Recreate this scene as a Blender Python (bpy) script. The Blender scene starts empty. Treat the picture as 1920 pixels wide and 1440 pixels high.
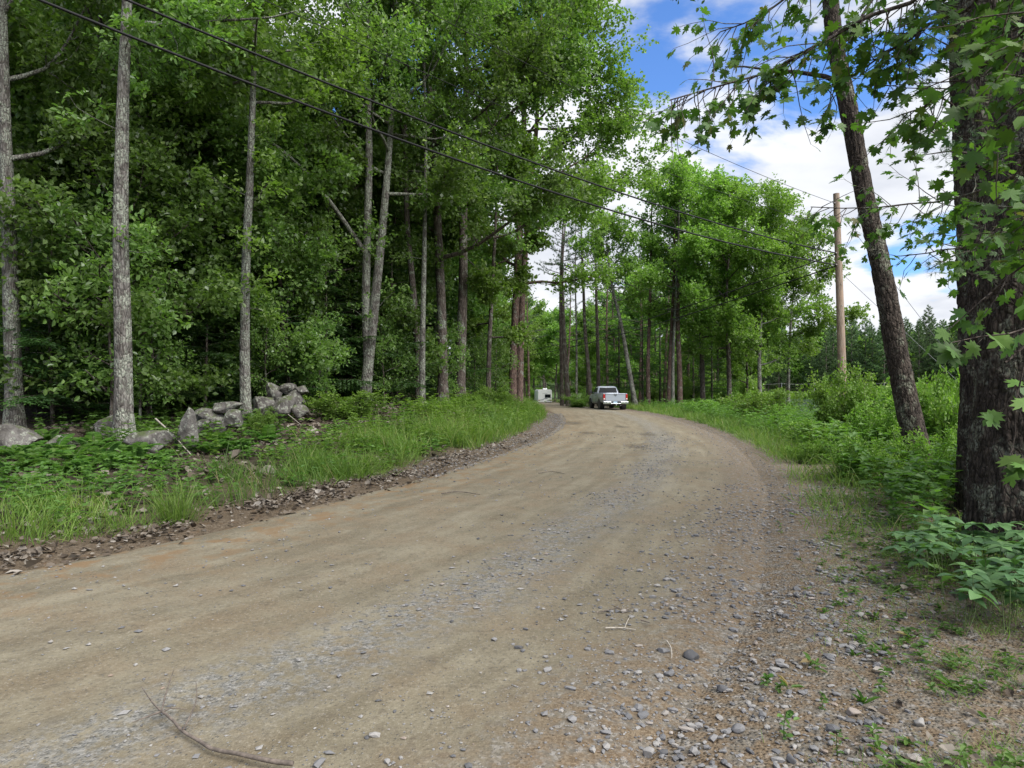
import bpy, bmesh, math
import numpy as np
from mathutils import Vector, Matrix, Quaternion

# ------------------------------------------------------------------ camera, sky, sun, exposure
SC = bpy.context.scene
COL = SC.collection
F = 1280.0            # focal length in photo pixels (24 mm equivalent)
EYE = 1.7
HOR = 728.0
cam_d = bpy.data.cameras.new('camera')
cam = bpy.data.objects.new('camera', cam_d)
COL.objects.link(cam)
cam.location = (0, 0, EYE)
cam.rotation_euler = (math.radians(90), 0, 0)
cam_d.sensor_width = 36.0
cam_d.lens = 24.0
cam_d.shift_y = (HOR - 720.0) / 1920.0
cam_d.clip_start = 0.05
cam_d.clip_end = 6000
SC.camera = cam

SUN_EL, SUN_AZ = 50.0, 128.0      # azimuth clockwise from +Y (view direction): veiled sun behind the camera on the right
world = bpy.data.worlds.new('World')
SC.world = world
world.use_nodes = True

def build_world():
    nt = world.node_tree
    nt.nodes.clear()
    N, L = nt.nodes, nt.links
    def n(t, **k):
        x = N.new(t)
        for a, b in k.items():
            setattr(x, a, b)
        return x
    def m(op, a, b=None, c=None, clamp=False):
        x = n('ShaderNodeMath', operation=op, use_clamp=clamp)
        for i, v in enumerate((a, b, c)):
            if v is None:
                continue
            if isinstance(v, (int, float)):
                x.inputs[i].default_value = v
            else:
                L.new(v, x.inputs[i])
        return x.outputs[0]
    out = n('ShaderNodeOutputWorld')
    bg = n('ShaderNodeBackground')
    L.new(bg.outputs[0], out.inputs[0])
    sky = n('ShaderNodeTexSky', sky_type='NISHITA')
    sky.sun_disc = False
    sky.sun_elevation = math.radians(SUN_EL)
    sky.sun_rotation = math.radians(SUN_AZ)
    sky.air_density = 1.0
    sky.dust_density = 0.6
    sky.ozone_density = 2.0
    bg.inputs['Strength'].default_value = 0.13
    tc = n('ShaderNodeTexCoord')
    sep = n('ShaderNodeSeparateXYZ')
    L.new(tc.outputs['Generated'], sep.inputs[0])
    z = m('ADD', m('MAXIMUM', sep.outputs[2], 0.0), 0.16)
    px = m('DIVIDE', sep.outputs[0], z)
    py = m('DIVIDE', sep.outputs[1], z)
    comb = n('ShaderNodeCombineXYZ')
    L.new(px, comb.inputs[0])
    L.new(py, comb.inputs[1])
    comb.inputs[2].default_value = CLOUD_SEED[2]
    add = n('ShaderNodeVectorMath', operation='ADD')
    L.new(comb.outputs[0], add.inputs[0])
    add.inputs[1].default_value = (CLOUD_SEED[0], CLOUD_SEED[1], 0)
    def noise(vec, scale, detail, rough, dist=0.0):
        x = n('ShaderNodeTexNoise')
        x.inputs['Scale'].default_value = scale
        x.inputs['Detail'].default_value = detail
        x.inputs['Roughness'].default_value = rough
        x.inputs['Distortion'].default_value = dist
        L.new(vec, x.inputs['Vector'])
        return x.outputs['Fac']
    d0 = noise(add.outputs[0], 1.15, 9, 0.54, 0.15)
    off = n('ShaderNodeVectorMath', operation='ADD')
    L.new(add.outputs[0], off.inputs[0])
    off.inputs[1].default_value = (0.10, -0.16, 0.05)
    d1 = noise(off.outputs[0], 1.15, 5, 0.5, 0.15)
    def ramp(v, lo, hi):
        x = n('ShaderNodeMapRange', interpolation_type='SMOOTHSTEP')
        L.new(v, x.inputs[0])
        x.inputs[1].default_value = lo
        x.inputs[2].default_value = hi
        return x.outputs[0]
    low = ramp(sep.outputs[2], 0.30, 0.06)
    cover = ramp(m('ADD', d0, m('MULTIPLY', low, 0.10)), 0.435, 0.515)
    shade = m('ADD', ramp(m('SUBTRACT', d1, d0), -0.10, 0.10), 0.0)
    thick = ramp(d0, 0.54, 0.74)
    mixc = n('ShaderNodeMix', data_type='RGBA')
    L.new(m('MULTIPLY', m('ADD', m('MULTIPLY', shade, 0.55), m('MULTIPLY', thick, 0.6)), 1.0, clamp=True), mixc.inputs[0])
    mixc.inputs[6].default_value = CLOUD_LIT
    mixc.inputs[7].default_value = CLOUD_DARK
    skyc = n('ShaderNodeMix', data_type='RGBA', blend_type='MULTIPLY')
    skyc.inputs[0].default_value = 1.0
    L.new(sky.outputs[0], skyc.inputs[6])
    skyc.inputs[7].default_value = SKY_GAIN
    mixs = n('ShaderNodeMix', data_type='RGBA')
    L.new(cover, mixs.inputs[0])
    L.new(skyc.outputs[2], mixs.inputs[6])
    L.new(mixc.outputs[2], mixs.inputs[7])
    L.new(mixs.outputs[2], bg.inputs['Color'])

CLOUD_SEED = (7.33, 31.87, 7.8)
CLOUD_LIT = (3.6, 3.68, 3.85, 1)
CLOUD_DARK = (2.05, 2.22, 2.6, 1)
SKY_GAIN = (.42, .60, .86, 1)
build_world()

sun_d = bpy.data.lights.new('sun', 'SUN')
sun = bpy.data.objects.new('sun', sun_d)
COL.objects.link(sun)
sun_d.energy = 3.8
sun_d.angle = math.radians(65)
sun_d.color = (1.0, 0.96, 0.89)
_e, _a = math.radians(SUN_EL), math.radians(SUN_AZ)
_sd = Vector((math.cos(_e) * math.sin(_a), math.cos(_e) * math.cos(_a), math.sin(_e)))
sun.rotation_euler = _sd.to_track_quat('Z', 'Y').to_euler()

SC.view_settings.view_transform = 'Standard'
SC.view_settings.look = 'None'
SC.view_settings.gamma = 1.0
SC.view_settings.use_curve_mapping = False
SC.view_settings.exposure = 1.15
SC.render.engine = 'CYCLES'
SC.cycles.use_denoising = True
try:
    SC.cycles.denoiser = 'OPENIMAGEDENOISE'
    SC.cycles.denoising_input_passes = 'RGB_ALBEDO_NORMAL'
    SC.cycles.denoising_prefilter = 'ACCURATE'
except Exception:
    pass
SC.cycles.max_bounces = 11
SC.cycles.diffuse_bounces = 7
SC.cycles.glossy_bounces = 3
SC.cycles.transmission_bounces = 8
SC.cycles.caustics_reflective = False
SC.cycles.caustics_refractive = False
SC.cycles.use_adaptive_sampling = False

# ------------------------------------------------------------------ small helpers
RNG = np.random.default_rng(11)
def unit(v):
    v = np.asarray(v, float)
    return v / (np.linalg.norm(v, axis=-1, keepdims=True) + 1e-9)
def smooth(a, b, x):
    t = np.clip((np.asarray(x, float) - a) / (b - a), 0, 1)
    return t * t * (3 - 2 * t)
def pix(u, v, Y):
    """world point of a photo pixel at distance Y in front of the camera"""
    return np.array([(u - 960.0) / F * Y, Y, EYE + (HOR - v) / F * Y])

def _hash(ix, iy, iz, seed):
    h = (ix * 374761393 + iy * 668265263 + iz * 2147483647 + seed * 1274126177) & 0xffffffff
    h = ((h ^ (h >> 13)) * 1274126177) & 0xffffffff
    h = h ^ (h >> 16)
    return (h & 0xffff) / 65535.0
def vnoise(x, y, z=0.0, seed=0):
    x, y, z = np.broadcast_arrays(np.asarray(x, float), np.asarray(y, float), np.asarray(z, float))
    ix, iy, iz = np.floor(x).astype(np.int64), np.floor(y).astype(np.int64), np.floor(z).astype(np.int64)
    fx, fy, fz = x - ix, y - iy, z - iz
    fx, fy, fz = [f * f * (3 - 2 * f) for f in (fx, fy, fz)]
    r = 0
    for a in (0, 1):
        for b in (0, 1):
            for c in (0, 1):
                w = (fx if a else 1 - fx) * (fy if b else 1 - fy) * (fz if c else 1 - fz)
                r = r + w * _hash(ix + a, iy + b, iz + c, seed)
    return r * 2 - 1
def fbm(x, y, z=0.0, seed=0, octv=4):
    r, a, f = 0, 0.5, 1.0
    for i in range(octv):
        r = r + a * vnoise(np.asarray(x) * f, np.asarray(y) * f, np.asarray(z) * f, seed + i * 17)
        a *= 0.5
        f *= 2.03
    return r

class MB:
    """collects shapes as arrays; build() links them as ONE mesh object"""
    def __init__(s):
        s.V, s.F, s.T, s.M, s.n = [], [], [], [], 0
    def add(s, V, Fc, t=0.5, mi=0):
        V = np.asarray(V, np.float32).reshape(-1, 3)
        Fc = np.asarray(Fc, np.int64)
        if len(V) == 0 or len(Fc) == 0:
            return s
        s.V.append(V)
        s.F.append(Fc + s.n)
        s.T.append(np.broadcast_to(np.asarray(t, np.float32), (len(V),)).copy())
        s.M.append(np.full(len(Fc), mi, np.int32))
        s.n += len(V)
        return s
    def mesh(s, name, mat=None, flat=False):
        me = bpy.data.meshes.new(name)
        V = np.concatenate(s.V)
        cnt = np.concatenate([np.full(len(f), f.shape[1], np.int32) for f in s.F])
        idx = np.concatenate([f.ravel() for f in s.F]).astype(np.int32)
        st = np.concatenate([[0], np.cumsum(cnt)[:-1]]).astype(np.int32)
        me.vertices.add(len(V))
        me.vertices.foreach_set('co', V.ravel())
        me.loops.add(len(idx))
        me.loops.foreach_set('vertex_index', idx)
        me.polygons.add(len(cnt))
        me.polygons.foreach_set('loop_start', st)
        me.polygons.foreach_set('loop_total', cnt)
        me.polygons.foreach_set('material_index', np.concatenate(s.M))
        me.polygons.foreach_set('use_smooth', np.full(len(cnt), not flat))
        at = me.attributes.new('tint', 'FLOAT', 'POINT')
        at.data.foreach_set('value', np.concatenate(s.T))
        me.update(calc_edges=True)
        me.validate()
        for m_ in (mat if isinstance(mat, (list, tuple)) else [mat]):
            if m_:
                me.materials.append(m_)
        return me
    def build(s, name, mat, parent=None, flat=False, loc=None):
        return link(name, s.mesh(name, mat, flat), parent, loc)

def link(name, me, parent=None, loc=None, rot=None, scale=None):
    o = bpy.data.objects.new(name, me)
    COL.objects.link(o)
    if parent is not None:
        o.parent = parent
    if loc is not None:
        o.location = loc
    if rot is not None:
        o.rotation_euler = rot
    if scale is not None:
        o.scale = scale if hasattr(scale, '__len__') else (scale,) * 3
    return o
def tag(o, label=None, cat=None, group=None, kind=None):
    if label:
        o['label'] = label
    if cat:
        o['category'] = cat
    if group:
        o['group'] = group
    if kind:
        o['kind'] = kind
    return o
def thing(name, label, cat, loc=(0, 0, 0), rz=0.0, group=None, scale=None):
    o = link(name, None, None, tuple(float(c) for c in loc), (0, 0, rz), scale)
    return tag(o, label, cat, group)
def dup(root, loc, rz, scale=1.0, label=None, group=None, tilt=(0, 0)):
    r = root.copy()
    COL.objects.link(r)
    r.location = loc
    r.rotation_euler = (tilt[0], tilt[1], rz)
    r.scale = scale if hasattr(scale, '__len__') else (scale,) * 3
    if label:
        r['label'] = label
    if group:
        r['group'] = group
    for ch in list(root.children):
        c = ch.copy()
        COL.objects.link(c)
        c.parent = r
        for g in ch.children:
            d = g.copy()
            COL.objects.link(d)
            d.parent = c
    return r

def tube(mb, path, rad, k=8, t=0.5, cap=True, mi=0, ripple=None):
    P = np.asarray(path, float)
    n = len(P)
    rad = np.broadcast_to(np.asarray(rad, float), (n,))
    T = np.gradient(P, axis=0)
    T = unit(T)
    ref = np.array([1.0, 0.02, 0.01]) if abs(T[:, 2].mean()) > 0.7 else np.array([0.01, 0.02, 1.0])
    U = unit(np.cross(T, ref))
    W = np.cross(T, U)
    a = np.linspace(0, 2 * math.pi, k, endpoint=False)
    R = rad[:, None] * np.ones((n, k))
    if ripple is not None:
        R = R * (1 + ripple(a[None, :], np.arange(n)[:, None] / max(1, n - 1)))
    V = P[:, None, :] + R[..., None] * (np.cos(a)[None, :, None] * U[:, None, :] + np.sin(a)[None, :, None] * W[:, None, :])
    i = np.arange(n - 1)[:, None] * k
    j = np.arange(k)[None, :]
    j2 = (j + 1) % k
    Fq = np.stack([i + j, i + j2, i + k + j2, i + k + j], -1).reshape(-1, 4)
    mb.add(V.reshape(-1, 3), Fq, t, mi)
    if cap:
        for e, c in ((0, P[0]), (n - 1, P[-1])):
            VV = np.concatenate([V[e], c[None]])
            jj = np.arange(k)
            Ft = np.stack([jj, (jj + 1) % k, np.full(k, k)], -1)
            mb.add(VV, Ft if e else Ft[:, ::-1], t, mi)
    return mb

def box(mb, c, s, t=0.5, mi=0, bev=0.0, R=None):
    """axis box, optionally with chamfered vertical and horizontal edges"""
    c, s = np.asarray(c, float), np.asarray(s, float) / 2
    if bev <= 0:
        V = np.array([[x, y, z] for x in (-1, 1) for y in (-1, 1) for z in (-1, 1)], float) * s
        Fq = [[0, 1, 3, 2], [4, 6, 7, 5], [0, 4, 5, 1], [2, 3, 7, 6], [0, 2, 6, 4], [1, 5, 7, 3]]
        V = V if R is None else V @ np.asarray(R).T
        mb.add(V + c, Fq, t, mi)
        return mb
    bm = bmesh.new()
    bmesh.ops.create_cube(bm, size=1.0)
    for v in bm.verts:
        v.co = Vector((v.co.x * 2 * s[0], v.co.y * 2 * s[1], v.co.z * 2 * s[2]))
    bmesh.ops.bevel(bm, geom=bm.edges[:], offset=min(bev, s.min() * 0.9), segments=2, affect='EDGES', profile=0.6)
    bmesh.ops.triangulate(bm, faces=bm.faces[:])
    bm.verts.ensure_lookup_table()
    V = np.array([v.co[:] for v in bm.verts])
    Ft = np.array([[v.index for v in f.verts] for f in bm.faces])
    bm.free()
    V = V if R is None else V @ np.asarray(R).T
    mb.add(V + c, Ft, t, mi)
    return mb

def inst(mb, tmpl, P, A, Nn, L, W, t):
    """place a leaf template at P with axis A, normal about Nn, length L and width W"""
    tv, tf = tmpl
    P = np.asarray(P, float)
    n = len(P)
    if n == 0:
        return mb
    A = unit(A)
    S = unit(np.cross(A, Nn))
    Nn = np.cross(S, A)
    L = np.broadcast_to(np.asarray(L, float), (n,))[:, None, None]
    W = np.broadcast_to(np.asarray(W, float), (n,))[:, None, None]
    V = P[:, None, :] + tv[None, :, 0:1] * L * A[:, None, :] + tv[None, :, 1:2] * W * S[:, None, :] + tv[None, :, 2:3] * L * Nn[:, None, :]
    Fc = (np.arange(n)[:, None, None] * len(tv) + tf[None]).reshape(-1, tf.shape[1])
    t = np.repeat(np.broadcast_to(np.asarray(t, float), (n,)), len(tv))
    mb.add(V.reshape(-1, 3), Fc, t)
    return mb

# leaf templates: (along, across, out of plane)
DIAMOND = (np.array([[0, 0, 0], [.45, .5, .10], [1, 0, -.06], [.45, -.5, .10]], float), np.array([[0, 1, 2], [0, 2, 3]]))
LEAF6 = (np.array([[0, 0, 0], [.32, .42, .10], [.72, .40, .05], [1, 0, -.12], [.72, -.40, .05], [.32, -.42, .10]], float),
         np.array([[0, 1, 2, 3], [0, 3, 4, 5]]))
# a lobed oak-like leaf
_oak = [(0, 0, 0), (.18, .16, .03), (.36, .42, .08), (.46, .20, .03), (.66, .50, .06), (.78, .24, .0), (.9, .22, -.04), (1, 0, -.12)]
_ov = [(.5, 0, -.01)] + _oak + [(a, -b, c) for a, b, c in _oak[-2:0:-1]]
OAK = (np.array(_ov, float), np.array([[0, i, i % 14 + 1] for i in range(1, 15)]))
# maple leaf: five pointed lobes
_mp = [(0, 0), (-.10, .30), (.06, .27), (.10, .62), (.26, .42), (.42, .95 * .62), (.48, .34), (.46, .18), (.70, .22), (1.0, 0)]
_mp = [(0, 0), (-.08, .26), (.05, .24), (.02, .46), (.20, .36), (.34, .66), (.44, .40), (.62, .60), (.58, .30), (.50, .14), (.74, .20), (1.0, 0)]
_mz = lambda a, b: -.10 * b * b + .05 * abs(b) - .10 * a * a
_mv = [(.25, 0, .02)] + [(a, b, _mz(a, b)) for a, b in _mp] + [(a, -b, _mz(a, b)) for a, b in _mp[-2:0:-1]]
MAPLE = (np.array(_mv, float), np.array([[0, i, i % (len(_mv) - 1) + 1] for i in range(1, len(_mv))]))
NEEDLE = (np.array([[0, .5, 0], [0, -.5, 0], [1, 0, -.05]], float), np.array([[0, 1, 2]]))
BLADE = (np.array([[0, .5, 0], [0, -.5, 0], [.5, .42, .0], [.5, -.42, .0], [.85, .25, -.10], [.85, -.25, -.10], [1.0, 0, -.20]], float),
         None)

# ------------------------------------------------------------------ materials (all procedural)
MATS = {}
class NB:
    def __init__(s, name):
        s.mat = bpy.data.materials.new(name)
        s.mat.use_nodes = True
        s.nt = s.mat.node_tree
        s.nt.nodes.clear()
        s.out = s.n('ShaderNodeOutputMaterial')
        MATS[name] = s.mat
    def n(s, t, **k):
        x = s.nt.nodes.new(t)
        for a, b in k.items():
            setattr(x, a, b)
        return x
    def put(s, sock, v):
        if v is None:
            return
        if isinstance(v, bpy.types.NodeSocket):
            s.nt.links.new(v, sock)
        elif isinstance(v, (tuple, list)) and len(v) == 3 and sock.type == 'RGBA':
            sock.default_value = (*v, 1)
        else:
            sock.default_value = v
    def math(s, op, a, b=None, clamp=False):
        x = s.n('ShaderNodeMath', operation=op, use_clamp=clamp)
        s.put(x.inputs[0], a)
        s.put(x.inputs[1], b)
        return x.outputs[0]
    def attr(s, name, vec=False):
        x = s.n('ShaderNodeAttribute', attribute_name=name)
        return x.outputs['Vector' if vec else 'Fac']
    def pos(s, obj=True, scale=None):
        tc = s.n('ShaderNodeTexCoord')
        v = tc.outputs['Object'] if obj else s.n('ShaderNodeNewGeometry').outputs['Position']
        if scale is not None:
            mp = s.n('ShaderNodeMapping')
            mp.inputs['Scale'].default_value = scale
            s.put(mp.inputs[0], v)
            v = mp.outputs[0]
        return v
    def noise(s, vec, scale, detail=4, rough=.55, dist=0.0):
        x = s.n('ShaderNodeTexNoise')
        s.put(x.inputs['Vector'], vec)
        x.inputs['Scale'].default_value = scale
        x.inputs['Detail'].default_value = detail
        x.inputs['Roughness'].default_value = rough
        x.inputs['Distortion'].default_value = dist
        return x.outputs['Fac']
    def voro(s, vec, scale, feature='F1', out='Distance', rnd=1.0):
        x = s.n('ShaderNodeTexVoronoi', feature=feature)
        s.put(x.inputs['Vector'], vec)
        x.inputs['Scale'].default_value = scale
        x.inputs['Randomness'].default_value = rnd
        return x.outputs[out]
    def ramp(s, v, stops, interp='LINEAR'):
        x = s.n('ShaderNodeValToRGB')
        cr = x.color_ramp
        cr.interpolation = interp
        while len(cr.elements) < len(stops):
            cr.elements.new(.5)
        for e, (p, c) in zip(cr.elements, stops):
            e.position = p
            e.color = (*c, 1) if len(c) == 3 else c
        s.put(x.inputs[0], v)
        return x.outputs[0]
    def rng(s, v, a, b, c=0.0, d=1.0, sm=True):
        x = s.n('ShaderNodeMapRange', interpolation_type='SMOOTHSTEP' if sm else 'LINEAR')
        s.put(x.inputs[0], v)
        for i, q in enumerate((a, b, c, d)):
            x.inputs[i + 1].default_value = q
        return x.outputs[0]
    def mix(s, f, a, b, mode='MIX'):
        x = s.n('ShaderNodeMix', data_type='RGBA', blend_type=mode)
        s.put(x.inputs[0], f)
        s.put(x.inputs[6], a)
        s.put(x.inputs[7], b)
        return x.outputs[2]
    def bump(s, h, strength=.5, dist=.02, normal=None):
        x = s.n('ShaderNodeBump')
        x.inputs['Strength'].default_value = strength
        x.inputs['Distance'].default_value = dist
        s.put(x.inputs['Height'], h)
        s.put(x.inputs['Normal'], normal)
        return x.outputs[0]
    def princ(s, col, rough=.6, spec=.4, normal=None, metal=0.0, **k):
        x = s.n('ShaderNodeBsdfPrincipled')
        s.put(x.inputs['Base Color'], col)
        s.put(x.inputs['Roughness'], rough)
        s.put(x.inputs['Specular IOR Level'], spec)
        s.put(x.inputs['Metallic'], metal)
        s.put(x.inputs['Normal'], normal)
        for a, b in k.items():
            s.put(x.inputs[a.replace('_', ' ')], b)
        return x.outputs[0]
    def done(s, sh):
        s.nt.links.new(sh, s.out.inputs['Surface'])
        return s.mat
    def orand(s):
        return s.n('ShaderNodeObjectInfo').outputs['Random']

def leaf_mat(name, stops, trans=.46, rough=.5, tcol=(1.12, 1.32, .55), spec=.35, vary=.25):
    b = NB(name)
    t = b.attr('tint')
    c = b.ramp(t, stops)
    hs = b.n('ShaderNodeHueSaturation')
    r = b.orand()
    b.put(hs.inputs['Hue'], b.rng(r, 0, 1, .5 - .014 * vary / .25, .5 + .004 * vary / .25, False))
    b.put(hs.inputs['Value'], b.rng(r, 0, 1, 1 - vary, 1 + vary, False))
    b.put(hs.inputs['Color'], c)
    c = hs.outputs[0]
    p = b.princ(c, rough, spec)
    tr = b.n('ShaderNodeBsdfTranslucent')
    b.put(tr.inputs[0], b.mix(1.0, c, tcol, 'MULTIPLY'))
    mx = b.n('ShaderNodeMixShader')
    mx.inputs[0].default_value = trans
    b.nt.links.new(p, mx.inputs[1])
    b.nt.links.new(tr.outputs[0], mx.inputs[2])
    return b.done(mx.outputs[0])

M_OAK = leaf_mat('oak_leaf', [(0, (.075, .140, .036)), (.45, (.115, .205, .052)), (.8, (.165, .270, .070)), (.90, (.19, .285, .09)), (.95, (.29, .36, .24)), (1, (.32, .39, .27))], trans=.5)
M_OAKB = leaf_mat('bright_oak_leaf', [(0, (.095, .175, .035)), (.5, (.150, .265, .052)), (.88, (.215, .340, .075)), (.95, (.29, .38, .2)), (1, (.31, .40, .22))], trans=.5)
M_MAPLE = leaf_mat('maple_leaf', [(0, (.040, .095, .020)), (.5, (.070, .150, .028)), (.92, (.11, .205, .036)), (1, (.12, .11, .04))], trans=.40)
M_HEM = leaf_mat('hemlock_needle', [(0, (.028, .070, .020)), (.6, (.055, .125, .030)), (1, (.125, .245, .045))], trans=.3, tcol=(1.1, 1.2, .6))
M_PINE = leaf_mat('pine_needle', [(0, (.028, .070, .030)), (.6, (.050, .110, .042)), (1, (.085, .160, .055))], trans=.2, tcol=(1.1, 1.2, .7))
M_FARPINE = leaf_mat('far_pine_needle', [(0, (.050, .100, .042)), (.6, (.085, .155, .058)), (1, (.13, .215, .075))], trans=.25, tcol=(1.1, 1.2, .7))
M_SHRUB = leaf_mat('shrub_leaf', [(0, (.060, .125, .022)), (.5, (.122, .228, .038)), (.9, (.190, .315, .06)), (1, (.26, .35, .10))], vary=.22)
M_HERB = leaf_mat('herb_leaf', [(0, (.045, .100, .022)), (.5, (.082, .165, .034)), (.85, (.13, .235, .05)), (.95, (.22, .28, .08)), (1, (.26, .20, .10))], vary=.15)
M_SARS = leaf_mat('sarsaparilla_leaf', [(0, (.045, .105, .038)), (.6, (.075, .165, .058)), (1, (.125, .235, .08))], trans=.28, vary=.15)
M_FERN = leaf_mat('fern_leaf', [(0, (.045, .115, .022)), (.6, (.085, .19, .035)), (1, (.13, .25, .05))], vary=.15)
M_GRASS = leaf_mat('grass_blade', [(0, (.060, .118, .022)), (.5, (.122, .212, .038)), (.86, (.190, .285, .055)), (.95, (.27, .27, .11)), (1, (.33, .28, .16))], vary=.1)

def bark_mat(name, dark, mid, lichen, lich=.5, vs=(1, 1, .28), scale=14, bumpd=.03, bstr=.8):
    b = NB(name)
    v = b.pos(True)
    vr = b.n('ShaderNodeVectorMath', operation='ADD')
    b.put(vr.inputs[0], v)
    cmb = b.n('ShaderNodeCombineXYZ')
    r = b.orand()
    b.put(cmb.inputs[0], b.math('MULTIPLY', r, 31.0))
    b.put(cmb.inputs[2], b.math('MULTIPLY', r, 17.0))
    b.put(vr.inputs[1], cmb.outputs[0])
    mp = b.n('ShaderNodeMapping')
    mp.inputs['Scale'].default_value = vs
    b.put(mp.inputs[0], vr.outputs[0])
    n1 = b.noise(mp.outputs[0], scale, 6, .62, .6)
    cr = b.voro(mp.outputs[0], scale * 1.2, 'DISTANCE_TO_EDGE')
    n2 = b.noise(vr.outputs[0], 3.0, 4, .6, .4)
    n3 = b.noise(vr.outputs[0], 26, 4, .7)
    c = b.mix(b.rng(n1, .38, .64), dark, mid)
    lf = b.math('MULTIPLY', b.rng(n2, .62 - .28 * lich, .72 - .22 * lich), b.rng(n3, .40, .58))
    c = b.mix(lf, c, lichen)
    c = b.mix(b.math('MULTIPLY', b.rng(cr, 0.0, .09, 1, 0), .55), c, tuple(q * .45 for q in dark))
    h = b.math('ADD', b.math('MULTIPLY', n1, .8), b.math('MULTIPLY', b.rng(cr, 0, .2), .7))
    h = b.math('ADD', h, b.math('MULTIPLY', n3, .25))
    return b.done(b.princ(c, .9, .15, b.bump(h, bstr, bumpd)))
M_BARKG = bark_mat('grey_lichen_bark', (.070, .062, .055), (.175, .162, .148), (.27, .29, .235), .75)
M_BARKB = bark_mat('brown_bark', (.060, .048, .040), (.150, .125, .108), (.26, .29, .23), .35)
M_BARKR = bark_mat('red_pine_bark', (.075, .050, .042), (.19, .13, .11), (.25, .27, .23), .25)
M_BARKD = bark_mat('dark_pine_bark', (.030, .024, .020), (.085, .068, .056), (.20, .205, .155), .42, vs=(1, 1, .35), scale=20, bumpd=.03)

def rock_mat():
    b = NB('granite')
    v = b.pos(True)
    n1 = b.noise(v, 3.0, 6, .65, .5)
    n2 = b.noise(v, 24, 5, .7)
    n3 = b.noise(v, 6.5, 3, .5, .8)
    c = b.mix(b.rng(n1, .35, .65), (.060, .055, .050), (.145, .136, .126))
    c = b.mix(b.math('MULTIPLY', b.math('MULTIPLY', b.rng(n3, .50, .58), b.rng(b.noise(v, 17, 4, .7), .44, .56)), .9), c, (.235, .245, .205))
    c = b.mix(b.math('MULTIPLY', b.rng(n2, .55, .7), .5), c, (.04, .037, .034))
    up = b.n('ShaderNodeSeparateXYZ')
    b.put(up.inputs[0], b.n('ShaderNodeNewGeometry').outputs['Normal'])
    ms = b.math('MULTIPLY', b.rng(up.outputs[2], .45, .9), b.rng(b.noise(v, 5, 4, .65), .46, .58))
    c = b.mix(b.math('MULTIPLY', ms, .8), c, (.060, .080, .026))
    h = b.math('ADD', n1, b.math('MULTIPLY', n2, .35))
    return b.done(b.princ(c, .92, .15, b.bump(h, 1.0, .06)))
M_ROCK = rock_mat()

def stone_mat():
    b = NB('gravel_stone')
    c = b.ramp(b.attr('tint'), [(0, (.055, .056, .06)), (.3, (.115, .116, .122)), (.6, (.18, .177, .178)), (.8, (.245, .235, .222)), (.92, (.205, .155, .12)), (1, (.33, .315, .30))])
    n2 = b.noise(b.pos(True), 90, 3, .7)
    c = b.mix(b.rng(n2, .45, .7, 0, .35), c, (.12, .11, .10))
    return b.done(b.princ(c, .85, .25))
M_STONE = stone_mat()
def litter_mat():
    b = NB('dead_leaf')
    c = b.ramp(b.attr('tint'), [(0, (.030, .021, .015)), (.3, (.062, .047, .034)), (.6, (.112, .092, .072)), (.85, (.175, .155, .130)), (1, (.24, .22, .195))])
    return b.done(b.princ(c, .75, .25))
M_LITTER = litter_mat()
def plain(name, col, rough=.6, metal=0.0, spec=.4, var=.0, vs=30, **k):
    b = NB(name)
    c = col
    if var:
        c = b.mix(b.rng(b.noise(b.pos(True), vs, 4, .6), .3, .7), tuple(q * (1 - var) for q in col), tuple(min(1, q * (1 + var)) for q in col))
    return b.done(b.princ(c, rough, spec, None, metal, **k))
M_STEM = plain('green_stem', (.09, .13, .04), .6, var=.3)
M_TWIG = plain('dry_twig', (.11, .09, .075), .9, var=.4)
M_PALETWIG = plain('bleached_twig', (.30, .27, .23), .9, var=.3)
M_CABLE = plain('black_cable', (.007, .007, .008), .7, spec=.25)
M_WIRE = plain('steel_wire', (.16, .16, .17), .5, .6)
M_STEEL = plain('galvanised_steel', (.35, .35, .36), .45, .8, var=.2)
M_CERAM = plain('glazed_insulator', (.22, .20, .19), .25)
# truck and camper
def paint_mat(name, col, dirt=.25):
    b = NB(name)
    v = b.pos(True)
    sp = b.n('ShaderNodeSeparateXYZ')
    b.put(sp.inputs[0], v)
    low = b.rng(sp.outputs[2], .35, .95, 1, 0)
    d = b.math('MULTIPLY', low, b.rng(b.noise(v, 5, 5, .65), .3, .7))
    c = b.mix(b.math('MULTIPLY', d, dirt * 2), col, (.24, .19, .13))
    return b.done(b.princ(c, b.math('ADD', .28, b.math('MULTIPLY', d, .4)), .5, None, 0.25, Coat_Weight=.4))
M_PAINT = paint_mat('silver_paint', (.33, .36, .41))
M_RVW = paint_mat('camper_white', (.84, .84, .84), .05)
M_RVG = plain('camper_graphic', (.12, .13, .15), .4)
M_GLASS = plain('tinted_glass', (.010, .012, .014), .12, spec=.08)
M_RUBBER = plain('tyre_rubber', (.022, .021, .020), .9, var=.4)
M_BLACK = plain('black_plastic', (.025, .025, .027), .6, var=.2)
M_CHROME = plain('chrome', (.62, .63, .65), .22, 1.0)
M_RED = plain('tail_lamp_red', (.30, .018, .018), .25)
M_LAMPW = plain('reverse_lamp_white', (.65, .62, .60), .3)
def pole_mat():
    b = NB('weathered_pole_wood')
    v = b.pos(True, (1, 1, .04))
    n1 = b.noise(v, 60, 5, .6)
    n2 = b.noise(b.pos(True), 1.4, 3, .5)
    c = b.mix(b.rng(n1, .35, .65), (.16, .115, .085), (.34, .27, .215))
    c = b.mix(b.math('MULTIPLY', b.rng(n2, .5, .7), .6), c, (.33, .22, .16))
    return b.done(b.princ(c, .9, .15, b.bump(n1, .5, .02)))
M_POLE = pole_mat()
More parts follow.
